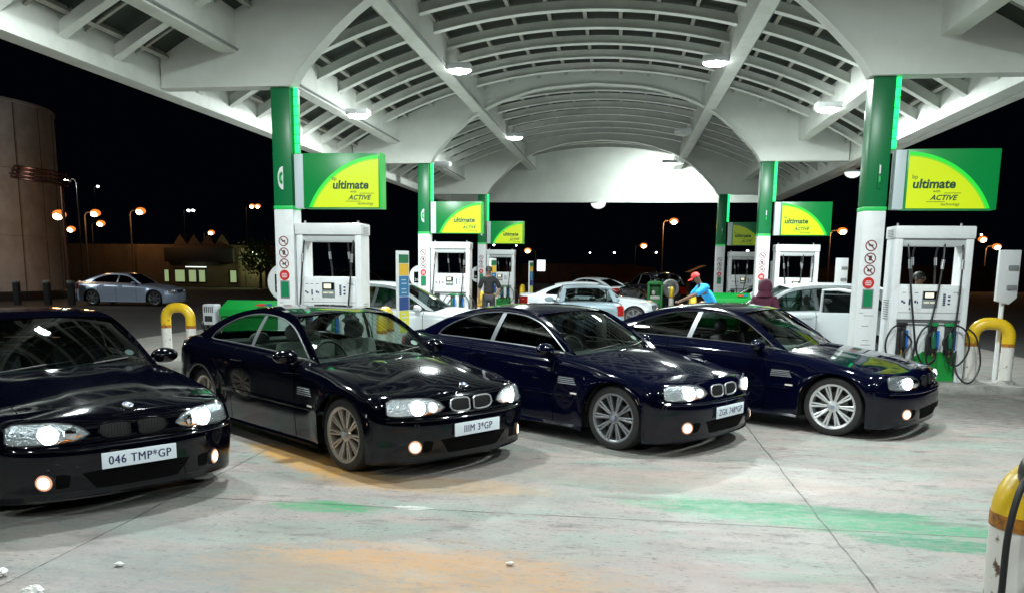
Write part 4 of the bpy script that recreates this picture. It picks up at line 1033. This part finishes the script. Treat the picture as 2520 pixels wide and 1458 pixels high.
            # plate sits level, tipped back a touch
    # shut line of the hood and wipers
    if detail:
        b = MB()
        for yy in (-.35, .12):
            b.tube([(wsp[0][0][0]+.10*(1-abs(yy)*1.2), yy-.18, .925), (P['ws'][1][0]-.03-.10*abs(yy), yy+.1, .962), (P['ws'][1][0]-.10-.12*abs(yy+.3), yy+.35, .975)], .008, 6)
        b.build('wipers', DARKT, t)
        b = MB(); b.tube([npt(y, .70, .0) for y in (.05, .2)], .002, 4)
        p = (P['ws'][0][0]-.13, .54, 1.0)
        b = MB(); b.lathe([(0, .001), (.036, .001), (.037, 0)], frame((-.735, .545, 1.002), (0, 1, 0), (-.80, 0, .60)), 18); b.build('licence_disc', mat('licence_paper', (.6, .63, .6), .6), t)
    if tails:
        for s in (1, -1):
            b = MB(); pts_ = []
            for th in lin(.28, 1.15, 12):
                zt = zsh(x1)-.05; zb_ = rb+.07; pts_.append([Vector(tail(th, zb_+(zt-zb_)*v))*1.0+Vector((-.006*math.sin(th), .006*math.cos(th), 0)) for v in (0, .33, .66, 1)])
            b.grid([[(p.x, s*p.y, p.z) for p in r] for r in pts_]); b.build('tail_light', REDL, t)
        b = MB(); zz = rb+.10; xx = tail(PI/2, zz)[0]; b.box(xx-.014, xx-.004, -.25, .25, zz, zz+.11); b.build('rear_number_plate', PLATEC, t, bevel=.004)
        if q > .5: MB().box(x1-.50*((x1-xr)/.58), x1-.44, -.5, .5, .20, .23).build('rear_valance', DARKT, t)
        for yy in (.40, .5, -.4, -.5) if detail else ():
            MB().tube([(xr+.1, yy, .23), (xr-.03, yy, .23)], .035, 12).build('exhaust_tip', CHROME, t)
    return t

RIM2 = mat('smoked_chrome_rim', (.46, .41, .35), .3, .7); RIM3 = mat('dark_grey_rim', (.27, .28, .30), .32, .6); RIM4 = mat('bright_silver_rim', (.72, .74, .76), .25, .6)
GRP = 'four dark two-door coupes parked in a slanted row'
car(COUPE, 'parked_coupe', 'black coupe cut by the left edge, plate 046 TMP GP, facing the camera', 'car', (-4.121, 5.863, 0), -.646, PAINT_K, GRP, RIM2, (GL_MID, GL_DARK, GL_DARK), '046 TMP*GP', chrome=False)
car(COUPE, 'parked_coupe', 'dark coupe with clear side glass and chrome grille, plate IIIM 3 GP, second from left', 'car', (-1.895, 7.421, 0), -.652, PAINT_K, GRP, RIM2, (GL_CLEAR, GL_CLEAR, GL_CLEAR), 'IIIM 3*GP', seat=SEATG, glow=True)
car(COUPE, 'parked_coupe', 'dark blue coupe with tinted side glass, plate ZGK 748 GP, third from left', 'car', (.433, 8.705, 0), -.633, PAINT_D, GRP, RIM3, (GL_CLEAR, GL_DARK, GL_DARK), 'ZGK 748*GP', glow=True)
car(COUPE, 'parked_coupe', 'rightmost dark blue coupe with bright silver rims and its side window open', 'car', (2.77, 9.899, 0), -.573, PAINT_D, GRP, RIM4, (GL_CLEAR, GL_DARK, GL_CLEAR), None, chrome=False, open_win=True)
car(HATCH, 'parked_hatchback', 'white hatchback facing right behind the second dark coupe', 'car', (-3.05, 15.95, 0), R(-2), PAINT_W, None, RIM3, (GL_MID, GL_MID, GL_DARK), None, q=.6, doors=4, detail=False, chrome=False, lights=False, seat=SEATG)
wc = car(COUPE, 'parked_coupe', 'long white coupe facing right, partly hidden by the old grey car', 'car', (.42, 25.95, 0), R(-3), PAINT_W, None, RIM3, (GL_MID, GL_DARK, GL_DARK), None, q=.6, detail=False, chrome=False, lights=False)
car(BOX, 'parked_sedan', 'old grey saloon seen from behind with its amber and red tail light', 'car', (-1.15, 23.05, 0), R(97), PAINT_G, None, RIM4, (GL_MID, GL_MID, GL_CLEAR), None, q=.6, doors=4, detail=False, lights=False)
car(COUPE, 'parked_coupe', 'white coupe seen from behind at the far end of the canopy', 'car', (-2.75, 39.6, 0), R(148), PAINT_W, None, RIM3, (GL_DARK, GL_DARK, GL_DARK), None, q=.6, detail=False, chrome=False, lights=False)
ds = car(SUV, 'parked_off_roader', 'black off-roader with a spare wheel on its tail beyond the green wash station', 'car', (.75, 37.2, 0), R(112), PAINT_B, None, RIM3, (GL_DARK, GL_DARK, GL_DARK), None, q=.6, doors=4, detail=False, chrome=False, lights=False)
Ms = frame((-3.42, .1, 1.02), (0, 1, 0), (0, 0, 1)) @ Matrix.Rotation(PI, 4, 'Y')
sp = MB().lathe([(.20, 0), (.34, 0), (.36, .03), (.36, .18), (.33, .21), (.22, .21)], Ms, 28).build('spare_wheel', mat('grey_tyre_cover', (.3, .3, .31), .5), ds)
MB().lathe([(.21, .17), (.12, .15), (.06, .19), (0, .19)], Ms, 20).build('rim', SILVER, sp)
ws = car(zmap(HATCH, lambda z: z*1.055), 'parked_suv', 'white family car facing left with its rear door standing open', 'car', (1.95, 16.55, 0), R(180), PAINT_W, None, RIM3, (GL_CLEAR, GL_MID, GL_DARK), None, q=.6, doors=4, detail=False, chrome=False, lights=False)
b = MB()      # the opened rear door, hinged at the pillar, with its window frame
od = [(0, .30), (.72, .30), (.95, .62), (1.06, .95), (1.08, 1.14), (0, 1.10)]
Md = Matrix.Translation((-1.72, .90, 0)) @ Matrix.Rotation(R(180-50), 4, 'Z') @ Matrix.Diagonal((1, 1, .945, 1))
b.prism(od, Md @ frame((0, 0, 0), (1, 0, 0), (0, 0, 1)), .05); d = b.build('open_rear_door', PAINT_W, ws, bevel=.012); d['label'] = 'open rear door with dark trim'
b = MB(); b.tube([Md @ Vector(p) for p in ((0.02, -.02, 1.10), (.03, .0, 1.53), (.35, .0, 1.545), (.65, .0, 1.51), (.90, -.0, 1.40), (1.04, -.01, 1.24), (1.07, -.02, 1.13))], .026, 8); b.build('window_frame', PAINT_W, d)
b = MB(); b.add([Md @ Vector(p) for p in ((.03, 0, 1.10), (.03, 0, 1.52), (.35, 0, 1.54), (.65, 0, 1.50), (.90, 0, 1.39), (1.05, 0, 1.14))], [(0, 1, 2, 3, 4, 5)]); b.build('pane', GL_MID, d)
MB().box(-1.76, -2.70, .52, .897, .33, 1.37).build('open_doorway', CABIN, ws, bevel=.03)
car(HATCH, 'parked_hatchback', 'white hatchback facing left beside the middle right pump', 'car', (3.1, 25.9, 0), R(182), PAINT_W, None, RIM3, (GL_MID, GL_DARK, GL_DARK), None, q=.6, doors=4, detail=False, chrome=False, lights=False)
car(SEDAN, 'parked_sedan', 'pale blue silver saloon standing outside the canopy at far left', 'car', (-19.75, 33.1, 0), R(4), PAINT_S, None, RIM3, (GL_DARK, GL_DARK, GL_DARK), None, q=.6, doors=4, detail=False, chrome=False, lights=False)
car(SUV, 'parked_van', 'dark blue van standing beyond the silver saloon', 'van', (-17.4, 43.5, 0), R(200), mat('dark_navy_paint', (.01, .012, .05), .3, coat=.6), None, RIM3, (GL_DARK, GL_DARK, GL_DARK), None, q=.5, doors=4, detail=False, chrome=False, lights=False)
car(SUV, 'parked_van', 'black van near the bollards left of the first column', 'van', (-11.6, 41.0, 0), R(15), PAINT_B, None, RIM3, (GL_DARK, GL_DARK, GL_DARK), None, q=.5, doors=4, detail=False, chrome=False, lights=False)

# ------------------------------------------------------------------ people
SKIN = mat('brown_skin', (.12, .06, .035), .5); SKIN2 = mat('light_brown_skin', (.36, .20, .13), .5)
def skin_mesh(name, chains, m, parent, sub=2):
    """chains: dict vertex -> (pos, radius); edges list. one continuous surface grown on a skeleton"""
    V, E_ = chains; names = list(V); me = bpy.data.meshes.new(name)
    me.from_pydata([V[k][0] for k in names], [(names.index(a), names.index(b)) for a, b in E_], [])
    o = bpy.data.objects.new(name, me); C.objects.link(o)
    o.modifiers.new('skin', 'SKIN'); sm = o.modifiers.new('sub', 'SUBSURF'); sm.levels = sub; sm.render_levels = sub
    for i, k in enumerate(names):
        r = V[k][1]; r = r if isinstance(r, tuple) else (r, r); me.skin_vertices[0].data[i].radius = r
        me.skin_vertices[0].data[i].use_root = (i == 0)
    dg = bpy.context.evaluated_depsgraph_get(); ev = bpy.data.meshes.new_from_object(o.evaluated_get(dg)); ev.name = name
    bpy.data.objects.remove(o); ob = bpy.data.objects.new(name, ev); C.objects.link(ob); ev.materials.clear(); ev.materials.append(m)
    ev.shade_smooth()
    if parent: ob.parent = parent
    return ob
def person(label, loc, rz, shirt, trousers, pose, skin=SKIN, cap=None, hair=None, hood=None, h=1.0, sleeves='short'):
    t = thing('person', label, 'person', loc, rz)
    J = dict(pel=(0, 0, .96), sp=(0, .01, 1.14), ch=(0, 0, 1.34), nk=(0, 0, 1.49), hb=(0, -.01, 1.56), hd=(0, -.02, 1.64), ht=(0, -.01, 1.71),
             shL=(.17, 0, 1.42), elL=(.25, .03, 1.14), wrL=(.26, -.07, .89), haL=(.26, -.09, .81), shR=(-.17, 0, 1.42), elR=(-.25, .03, 1.14), wrR=(-.26, -.07, .89), haR=(-.26, -.09, .81),
             hpL=(.09, 0, .92), knL=(.11, -.02, .50), anL=(.12, .02, .09), toL=(.13, -.14, .04), hpR=(-.09, 0, .92), knR=(-.11, -.02, .50), anR=(-.12, .02, .09), toR=(-.13, -.14, .04))
    J.update(pose); J = {k: Vector(v)*h for k, v in J.items()}
    J['yk'] = J['ch'].lerp(J['nk'], .45); rad = dict(yk=(.11, .08), pel=(.14, .10), sp=(.125, .09), ch=(.15, .105), nk=.055, hb=.055, hd=(.080, .092), ht=.062, sh=.062, el=.043, wr=.029, ha=(.030, .016), hp=.085, kn=.056, an=.038, to=.034)
    V = {k: (J[k], rad.get(k, rad.get(k[:2]))) for k in J}
    E_ = [('pel', 'sp'), ('sp', 'ch'), ('ch', 'yk'), ('yk', 'nk'), ('nk', 'hb'), ('hb', 'hd'), ('hd', 'ht')]
    for s in 'LR':
        E_ += [('yk', 'sh'+s), ('sh'+s, 'el'+s), ('el'+s, 'wr'+s), ('wr'+s, 'ha'+s), ('pel', 'hp'+s), ('hp'+s, 'kn'+s), ('kn'+s, 'an'+s), ('an'+s, 'to'+s)]
        d = (J['ha'+s]-J['wr'+s]).normalized(); side = d.cross(Vector((0, 0, 1))); side = side.normalized() if side.length > .2 else Vector((0, 1, 0)); nrm = d.cross(side)
        for k, (o_, l) in enumerate(((-.027, .065), (-.009, .078), (.010, .074), (.028, .058))):
            a = 'f%d%s' % (k, s); V[a+'a'] = (J['ha'+s]+side*o_+d*.018, .009); V[a+'b'] = (J['ha'+s]+side*o_*1.15+d*l*.6-nrm*.008, .0085); V[a+'c'] = (J['ha'+s]+side*o_*1.15+d*l-nrm*.025, .007)
            E_ += [('ha'+s, a+'a'), (a+'a', a+'b'), (a+'b', a+'c')]
        V['t'+s+'a'] = (J['wr'+s].lerp(J['ha'+s], .5)-side*.035, .011); V['t'+s+'b'] = (J['ha'+s]-side*.055+d*.02-nrm*.01, .009); E_ += [('wr'+s, 't'+s+'a'), ('t'+s+'a', 't'+s+'b')]
    skin_mesh('body', (V, E_), skin, t)
    up_ = (J['ht']-J['hb']).normalized(); HD = J['hd']; fw = Vector(pose.get('face', (0, -1, 0))).normalized() if 'face' in pose else Vector((0, -1, 0)); fw = (fw-up_*fw.dot(up_)).normalized(); sd = fw.cross(up_)
    MH = Matrix((sd, -fw, up_)).transposed().to_4x4(); MH.translation = HD
    b = MB(); b.tube([(0, -.088, .012), (0, -.112, -.016), (0, -.098, -.026)], [.009, .016, .012], 8); b.xf(MH).build('nose', skin, t)
    for s in (-1, 1):
        MB().ell((s*.031, -.085, .015), (.012, .008, .007), 10, 6, MH).build('eye', mat('eye_white', (.5, .5, .48), .3), t)
        MB().ell((s*.084, .0, -.002), (.012, .020, .032), 10, 6, MH).build('ear', skin, t)
    MB().ell((0, -.086, -.046), (.024, .008, .006), 10, 6, MH).build('mouth', mat('lip', (.16, .05, .04), .5), t)
    # clothes follow the body
    def cl(name, ks, es, add, m): skin_mesh(name, ({k: (J[k] if k in J else x_[k], tuple(q_+add for q_ in (V[k][1] if isinstance(V[k][1], tuple) else (V[k][1], V[k][1])))) for k in ks}, es), m, t)
    ks = ['pel', 'sp', 'ch', 'nk', 'shL', 'elL', 'shR', 'elR']; es = [('pel', 'sp'), ('sp', 'ch'), ('ch', 'nk'), ('ch', 'shL'), ('shL', 'elL'), ('ch', 'shR'), ('shR', 'elR')]
    if sleeves == 'long': ks += ['wrL', 'wrR']; es += [('elL', 'wrL'), ('elR', 'wrR')]
    J['co'] = J['ch'].lerp(J['nk'], .75); V['co'] = (J['co'], .066); pass
    ks = [k for k in ks if k != 'nk']+['yk', 'co']; es = [e for e in es if 'nk' not in e and e not in (('ch', 'shL'), ('ch', 'shR'))]+[('ch', 'yk'), ('yk', 'co'), ('yk', 'shL'), ('yk', 'shR')]
    cl('shirt', ks, es, .024, shirt)
    ks = ['pel', 'hpL', 'knL', 'anL', 'hpR', 'knR', 'anR']; cl('trousers', ks, [('pel', 'hpL'), ('hpL', 'knL'), ('knL', 'anL'), ('pel', 'hpR'), ('hpR', 'knR'), ('knR', 'anR')], .016, trousers)
    for s in 'LR': MB().ell(tuple((J['an'+s]+J['to'+s])/2-Vector((0, 0, .02))), (.05, .13, .05), 12, 8).build('shoe', BLACK, t)
    if cap:
        b = MB(); b.lathe([(.100*math.cos(a), .10*math.sin(a)) for a in lin(0, PI/2-.02, 8)], MH @ Matrix.Translation((0, .0, .035)), 22)
        ring = []
        for k in range(9):
            a = -PI/2-.9+1.8*k/8; ring.append([(.098*math.cos(a), .098*math.sin(a), .040), (.125*math.cos(a)*.95, .190*math.sin(a), .026), (.125*math.cos(a)*.95, .190*math.sin(a), .020), (.098*math.cos(a), .098*math.sin(a), .032)])
        bb = MB().grid(ring, True); bb.xf(MH); b.add(bb.v, bb.f); b.build('cap', cap, t)
    if hair: MB().ell((0, .018, .030), (.093, .102, .088), 18, 12, MH).build('hair', hair, t)
    if hood:
        b = MB(); b.ell((0, .02, .01), (.122, .130, .150), 20, 14, MH); b.tube([MH @ Vector((0, .03, -.06)), MH @ Vector((0, .03, -.15))], [.11, .15], 16); b.build('hood', hood, t)
    return t
def shirtm(n, c): return mat(n, c, .8)
HAIR = mat('black_hair', (.01, .01, .01), .6); DTR = shirtm('dark_trousers', (.02, .02, .03))
person('person in dark clothes standing between the middle and farthest left pumps, arms hanging', (-3.62, 22.2, .0), R(12), shirtm('black_shirt', (.004, .004, .005)), DTR, dict(elL=(.30, .02, 1.16), wrL=(.2, -.1, .98), haL=(.15, -.12, .96)), h=1.04, hair=HAIR)
person('person in red cap and bright blue shirt leaning forward over the white car', (2.0, 18.1, 0), R(-78), shirtm('bright_blue_shirt', (.01, .28, .62)), DTR,
       dict(sp=(0, -.08, 1.14), ch=(0, -.22, 1.31), nk=(0, -.31, 1.43), hb=(0, -.35, 1.49), hd=(0, -.40, 1.56), ht=(0, -.42, 1.63), shL=(.17, -.25, 1.37), elL=(.24, -.48, 1.22), wrL=(.2, -.72, 1.12), haL=(.19, -.80, 1.09), shR=(-.17, -.25, 1.37), elR=(-.26, -.42, 1.18), wrR=(-.2, -.62, 1.08), haR=(-.19, -.70, 1.05)), cap=mat('red_cap_cloth', (.62, .03, .03), .6), h=1.03)
m_ = shirtm('maroon_hoodie', (.085, .012, .035))
person('person in a maroon hood seen from behind beside the white car with the open door', (2.50, 14.75, 0), R(165), m_, DTR, {}, hood=m_, h=.91, sleeves='long')
person('person in a white cap whose head shows left of the nearest right column', (5.12, 18.3, 0), R(40), shirtm('navy_jacket', (.01, .012, .03)), DTR, {}, skin=SKIN2, cap=shirtm('white_cap_cloth', (.6, .6, .6)), h=1.02)
person('person in red top seen through the opening of the middle left pump', (-4.72, 24.4, 0), R(-60), shirtm('red_top', (.5, .02, .02)), DTR, {}, h=1.02, hair=HAIR)
person('person in a pale top seen through the opening of the nearest right pump', (4.98, 14.6, 0), R(30), shirtm('pale_grey_top', (.35, .36, .38)), DTR, {}, h=1.03, hair=HAIR)

# ------------------------------------------------------------------ surroundings in the dark
SOD = emis('sodium_lamp_core', (1, .72, .38), 26); SODR = emis('sodium_lamp_halo', (1, .24, .03), 1.3)  # orange halo round each lamp core is put into the glowing heads
WLC = emis('white_lamp_core', (.95, 1, .95), 14); YGC = emis('yellow_green_lamp_core', (.95, 1, .6), 14)
POLE = mat('lamp_pole_steel', (.07, .065, .06), .5)
def lamp(x, y, z, label, kind='sodium', s=1.0, watts=0, arm=-1, twin=False, grp='distant street lamps'):
    t = thing('street_lamp', label, 'street lamp', (x, y, -.02), 0, grp)
    core = dict(sodium=SOD, white=WLC, green=YGC)[kind]
    px = arm*.9*s
    MB().tube([(px, 0, 0), (px, 0, z-.1), (px*.85, 0, z+.12), (px*.3, 0, z+.20)], [.07*s, .05*s, .04*s, .035*s], 8).build('pole', POLE, t)
    for k in ((0, .8*s) if twin else (0,)):
        MB().ell((k, 0, z+.10), (.40*s, .30*s, .27*s), 14, 8).build('head', SODR if kind == 'sodium' else POLE, t)
        MB().ell((k, -.14*s, z+.02), (.27*s, .22*s, .20*s), 14, 8).build('lens', core, t)
    if watts:
        ld = bpy.data.lights.new('street_light', 'POINT'); ld.energy = watts; ld.shadow_soft_size = .15; ld.color = {'sodium': (1, .42, .12), 'white': (.9, 1, .95), 'green': (.85, 1, .45)}[kind]
        lo = bpy.data.objects.new('street_light', ld); C.objects.link(lo); lo.parent = t; lo.location = (0, -.45*s, z-.3)
    return t
lamp(-24.25, 32.9, 3.74, 'orange street lamp against the edge of the round tower', s=.75, watts=90, arm=.3)
lamp(-50.5, 70, 4.72, 'low orange street lamp just right of the tower', s=1.0)
lamp(-37.7, 55, 5.22, 'upper orange street lamp of the close pair right of the tower', s=.95, watts=120)
lamp(-47.5, 70, 5.25, 'lower orange street lamp of the close pair right of the tower', s=1.0)
lamp(-37.3, 60, 5.7, 'orange street lamp standing above the zigzag roofed building', s=1.0, watts=120)
lamp(-41.6, 75, 6.84, 'small twin headed pinkish street lamp left of the first column', kind='white', s=.6, twin=True)
lamp(-37.5, 80, 7.56, 'twin headed orange street lamp nearest the first green column', s=.75, twin=True)
lamp(-47.3, 90, 5.28, 'single orange street lamp low between the twin headed lamps', s=1.0)
lamp(4.17, 70, 5.65, 'orange street lamp on a tall pole left of the farthest right column', s=.95, watts=500)
lamp(2.77, 110, 4.72, 'distant orange street lamp above the white coupe at the far end', s=1.2)
lamp(-11.5, 100, 3.76, 'orange street lamp just right of the farthest left sign', s=1.1, arm=1)
lamp(18.95, 75, 5.15, 'orange street lamp between the middle right sign and the big right column', s=1.1, watts=400)
lamp(32.5, 80, 4.72, 'orange street lamp touching the right edge of the nearest right pump', s=1.0)
lamp(40.1, 95, 4.5, 'orange street lamp above the white board at the right edge', s=1.2, watts=500)
lamp(-36.1, 50, 7.01, 'white street lamp beside the bronze ring on the tower', kind='white', s=.7, watts=120, arm=1)
lamp(-27.2, 24.6, 6.2, 'white lamp above the round bollards, out of the picture to the left', kind='white', s=.8, watts=900, arm=-1)
lamp(-54.3, 80, 9.6, 'tiny white lamp high up right of the tower', kind='white', s=.55)
lamp(-28.0, 60, 2.6, 'yellow green lamp glowing beside a tree left of the first column', kind='green', s=.95, watts=120)
for i, (x, y, z, s, l) in enumerate(((-5.84, 150, 4.55, .55, 'first tiny white lamp in the row on the dark horizon'), (-1.43, 150, 4.59, .75, 'widest white lamp in the row on the dark horizon'), (6.05, 150, 4.72, .75, 'white lamp right of the distant orange lamp on the horizon'),
        (17.6, 120, 4.48, .7, 'white lamp between the two right columns on the horizon'), (-15.7, 100, 4.46, .5, 'tiny white lamp above the farthest left pump'), (-14.2, 110, 4.68, .4, 'tiny faint lamp right of the farthest left pump'), (48.5, 120, 6.9, .5, 'faint white lamp right of the nearest right pump'))):
    lamp(x, y, z, l, kind='white', s=s)
TWM = mat('tower_cladding', (.50, .48, .47), .8, noise=(1.2, (.36, .33, .31), .4, .7), bump=(8, .6))
t = thing('round_tower', 'pale round clad tower rising into the dark at the left edge', 'tower', (-32.9, 36.5, 0))
for k, (z0, z1) in enumerate(((0, 2.98), (3.0, 6.08), (6.1, 9.05))):
    MB().lathe([(4.9, z0), (4.9, z1), (4.86, z1+.02)], Matrix(), 40).build('cladding_band', TWM, t, ang=12)
b = MB()
for k in range(20): a = 2*PI*k/20+.1; b.box(-.012, .012, -.004, .012, 0, 9.05, Matrix.Rotation(a, 4, 'Z') @ Matrix.Translation((0, -4.912, 0)))
b.build('panel_joints', mat('joint_dark_grey', (.06, .058, .055), .9), t)  # narrow dark grey strips along the cladding joints
MB().lathe([(4.95, 9.03), (4.97, 9.07), (4.95, 9.2), (0, 9.25)], Matrix(), 40).build('capping', TWM, t)
MB().lathe([(5.0, -.01), (5.0, .35), (4.92, .40)], Matrix(), 40).build('dark_plinth', DARKT, t)
t = thing('bronze_ring_fixture', 'dark bronze ring shaped fixture hung around the edge of the round tower', 'fixture', (-24.2, 31.8, 5.25))
BRZ = mat('bronze_tube', (.10, .035, .025), .35, .7)
for k, (rr, dz) in enumerate(((1.15, 0), (1.08, .16), (1.0, .32), (1.1, -.14))):
    b = MB(); ring = [Matrix.Rotation(R(8), 4, 'Y') @ Vector((rr*math.cos(2*PI*i/30), rr*math.sin(2*PI*i/30)*.8, dz)) for i in range(31)]; b.tube(ring, .055, 8, caps=False); b.build('ring', BRZ, t)
b = MB()
for k in range(10): a = 2*PI*k/10; b.tube([Matrix.Rotation(R(8), 4, 'Y') @ Vector((1.1*math.cos(a), .88*math.sin(a), -.16)), Matrix.Rotation(R(8), 4, 'Y') @ Vector((1.0*math.cos(a), .8*math.sin(a), .34))], .03, 6)
b.build('ring_struts', BRZ, t)
MB().tube([(.95, 0, -5.2), (.95, 0, -.1)], .07, 10).build('support_post', BRZ, t)
for i, x in enumerate((-26.6, -25.2, -23.95, -23.0)):
    t = thing('round_bollard', ('dark bollard with a blue top, first in the row before the tower', 'dark bollard second in the row before the tower', 'dark bollard third in the row before the tower', 'dark bollard last in the row before the tower')[i], 'bollard', (x, 31.0+.2*i, 0), 0, 'dark bollards in front of the tower')
    MB().tube([(0, 0, 0), (0, 0, .92)], .15, 16).build('post', DARKT, t)
    MB().lathe([(.16, .92), (.16, .99), (.12, 1.03), (0, 1.04)], Matrix(), 16).build('top', BLUE if i == 0 else GREYP, t)
for i, (x, y) in enumerate(((-14.2, 34), (-12.6, 31), (-10.4, 33), (-9.8, 36.5))):
    t = thing('yellow_post', ('yellow topped post left of the black van', 'short yellow topped post nearest of those left of the first column', 'yellow topped post right of the black van', 'farthest yellow topped post left of the first column')[i], 'bollard', (x, y, 0), 0, 'small posts in the dark left of the pumps')
    MB().tube([(0, 0, 0), (0, 0, .6)], .09, 12).build('shaft', BOLW, t); MB().tube([(0, 0, .6), (0, 0, 1.0)], .092, 12).build('yellow_top', YELLOW, t)
WALLB = mat('brown_render', (.16, .12, .08), .85, noise=(.6, (.10, .08, .05), .4, .7))
t = thing('shop_building', 'long brown building with a zigzag parapet and lit windows behind the silver saloon', 'building', (-36, 60.5, 0))
MB().box(-9.5, 8.5, 0, 8, 0, 3.25).build('wall', WALLB, t, bevel=.05)
b = MB()
for k in range(4): x = 1.0+k*1.15; b.prism([(x, 3.25), (x+1.15, 3.25), (x+.575, 4.05)], frame((0, .2, 0), (1, 0, 0), (0, 0, 1)), .22)
b.build('zigzag_parapet', WALLB, t, smooth=False)
MB().box(.5, 6.2, -.6, 0, 1.9, 3.0).build('dark_canopy_band', DARKT, t, bevel=.04)
LITW = emis('lit_shop_window', (.72, .95, .45), .38)
for k, (x, w_) in enumerate(((.1, .45), (1.0, .9), (2.15, .7), (3.0, .6), (5.6, .6))):
    f = MB().box(x, x+w_, -.06, 0, .3, 1.35+.1*(k % 2)).build('window', DARKT, t, bevel=.01); MB().box(x+.06, x+w_-.06, -.075, -.06, .38, 1.28).build('pane', LITW, f)
MB().box(2.3, 4.0, -.7, -.64, 1.5, 1.56).build('strip_light', emis('strip_light_glow', (.8, 1, .8), 2.2), t)
b = MB(); b.box(6.6, 8.3, -.5, -.4, 2.25, 2.32); b.box(7.0, 8.5, -.5, -.4, 2.95, 3.0); b.build('railing', GREYP, t)
# low dark structures beyond the far end
for x0, x1, y, h, c, l in ((-14, 4, 95, 1.7, (.10, .045, .02), 'long low dark roof line behind the far end of the canopy'), (5.2, 12, 62, 1.55, (.03, .035, .07), 'dark blue container beyond the farthest right column'), (20, 46, 90, 1.9, (.05, .04, .035), 'low dark wall beyond the white board at the right')):
    t = thing('low_building', l, 'building', ((x0+x1)/2, y, 0)); w_ = (x1-x0)/2; mm = mat('dark_wall_%d' % int(y), c, .8, noise=(.8, (.02, .02, .02), .45, .7))
    MB().box(-w_, w_, 0, 5, 0, h).build('wall', mm, t, bevel=.03); b = MB(); b.prism([(-w_-.2, h), (w_+.2, h), (w_*.7, h+.55), (-w_*.7, h+.55)], frame((0, 5, 0), (1, 0, 0), (0, 0, 1)), 5); b.build('roof', mm, t, smooth=False)
    for k in range(3): f = MB().box(-w_*.6+k*w_*.5, -w_*.6+k*w_*.5+.8, -.05, 0, .5, 1.2).build('window', DARKT, t)
t = thing('lit_sign_box', 'small glowing white box low right of the farthest left pump', 'sign', (-8.85, 90, 0)); MB().box(-.45, .45, 0, .2, 1.4, 2.6).build('lit_face', emis('box_sign_glow', (.75, .85, 1), 2.5), t, bevel=.05); MB().box(-.05, .05, .05, .15, 0, 1.4).build('leg', POLE, t)
# tree beside the yellow green lamp
def tree(x, y, h, r, label, seed):
    random.seed(seed); t = thing('small_tree', label, 'tree', (x, y, 0), 0, 'trees in the dark')
    MB().tube([(0, 0, 0), (.05, 0, h*.3), (-.05, .05, h*.6)], [.14, .10, .06], 8).build('trunk', mat('bark', (.07, .05, .035), .9), t)
    br = MB()
    for k in range(7): a = 2*PI*k/7; br.tube([(0, 0, h*(.35+.03*k)), (math.cos(a)*r*.4, math.sin(a)*r*.4, h*(.5+.03*k)), (math.cos(a)*r*.75, math.sin(a)*r*.75, h*(.62+.03*k))], [.05, .03, .015], 6)
    br.build('limbs', mat('bark', ()), t)
    b = MB()
    for c in range(26):
        a = random.uniform(0, 2*PI); q_ = random.random()**.5*r*.85; cz = h*random.uniform(.45, 1.0); cc = Vector((math.cos(a)*q_*(1.15-cz/h*.4), math.sin(a)*q_, cz))
        for l_ in range(70):
            p = cc+Vector([random.gauss(0, .22*r/1.4) for _ in range(3)]); u_ = Vector([random.uniform(-1, 1) for _ in range(3)]).normalized()*.10; v_ = u_.orthogonal().normalized()*.05
            b.add([p-u_, p+v_, p+u_, p-v_], [(0, 1, 2, 3)])
    b.build('crown', mat('leaf_green', (.05, .09, .025), .7), t, smooth=False)
tree(-27.0, 58.5, 3.1, 1.7, 'small leafy tree lit yellow green left of the first column', 3)
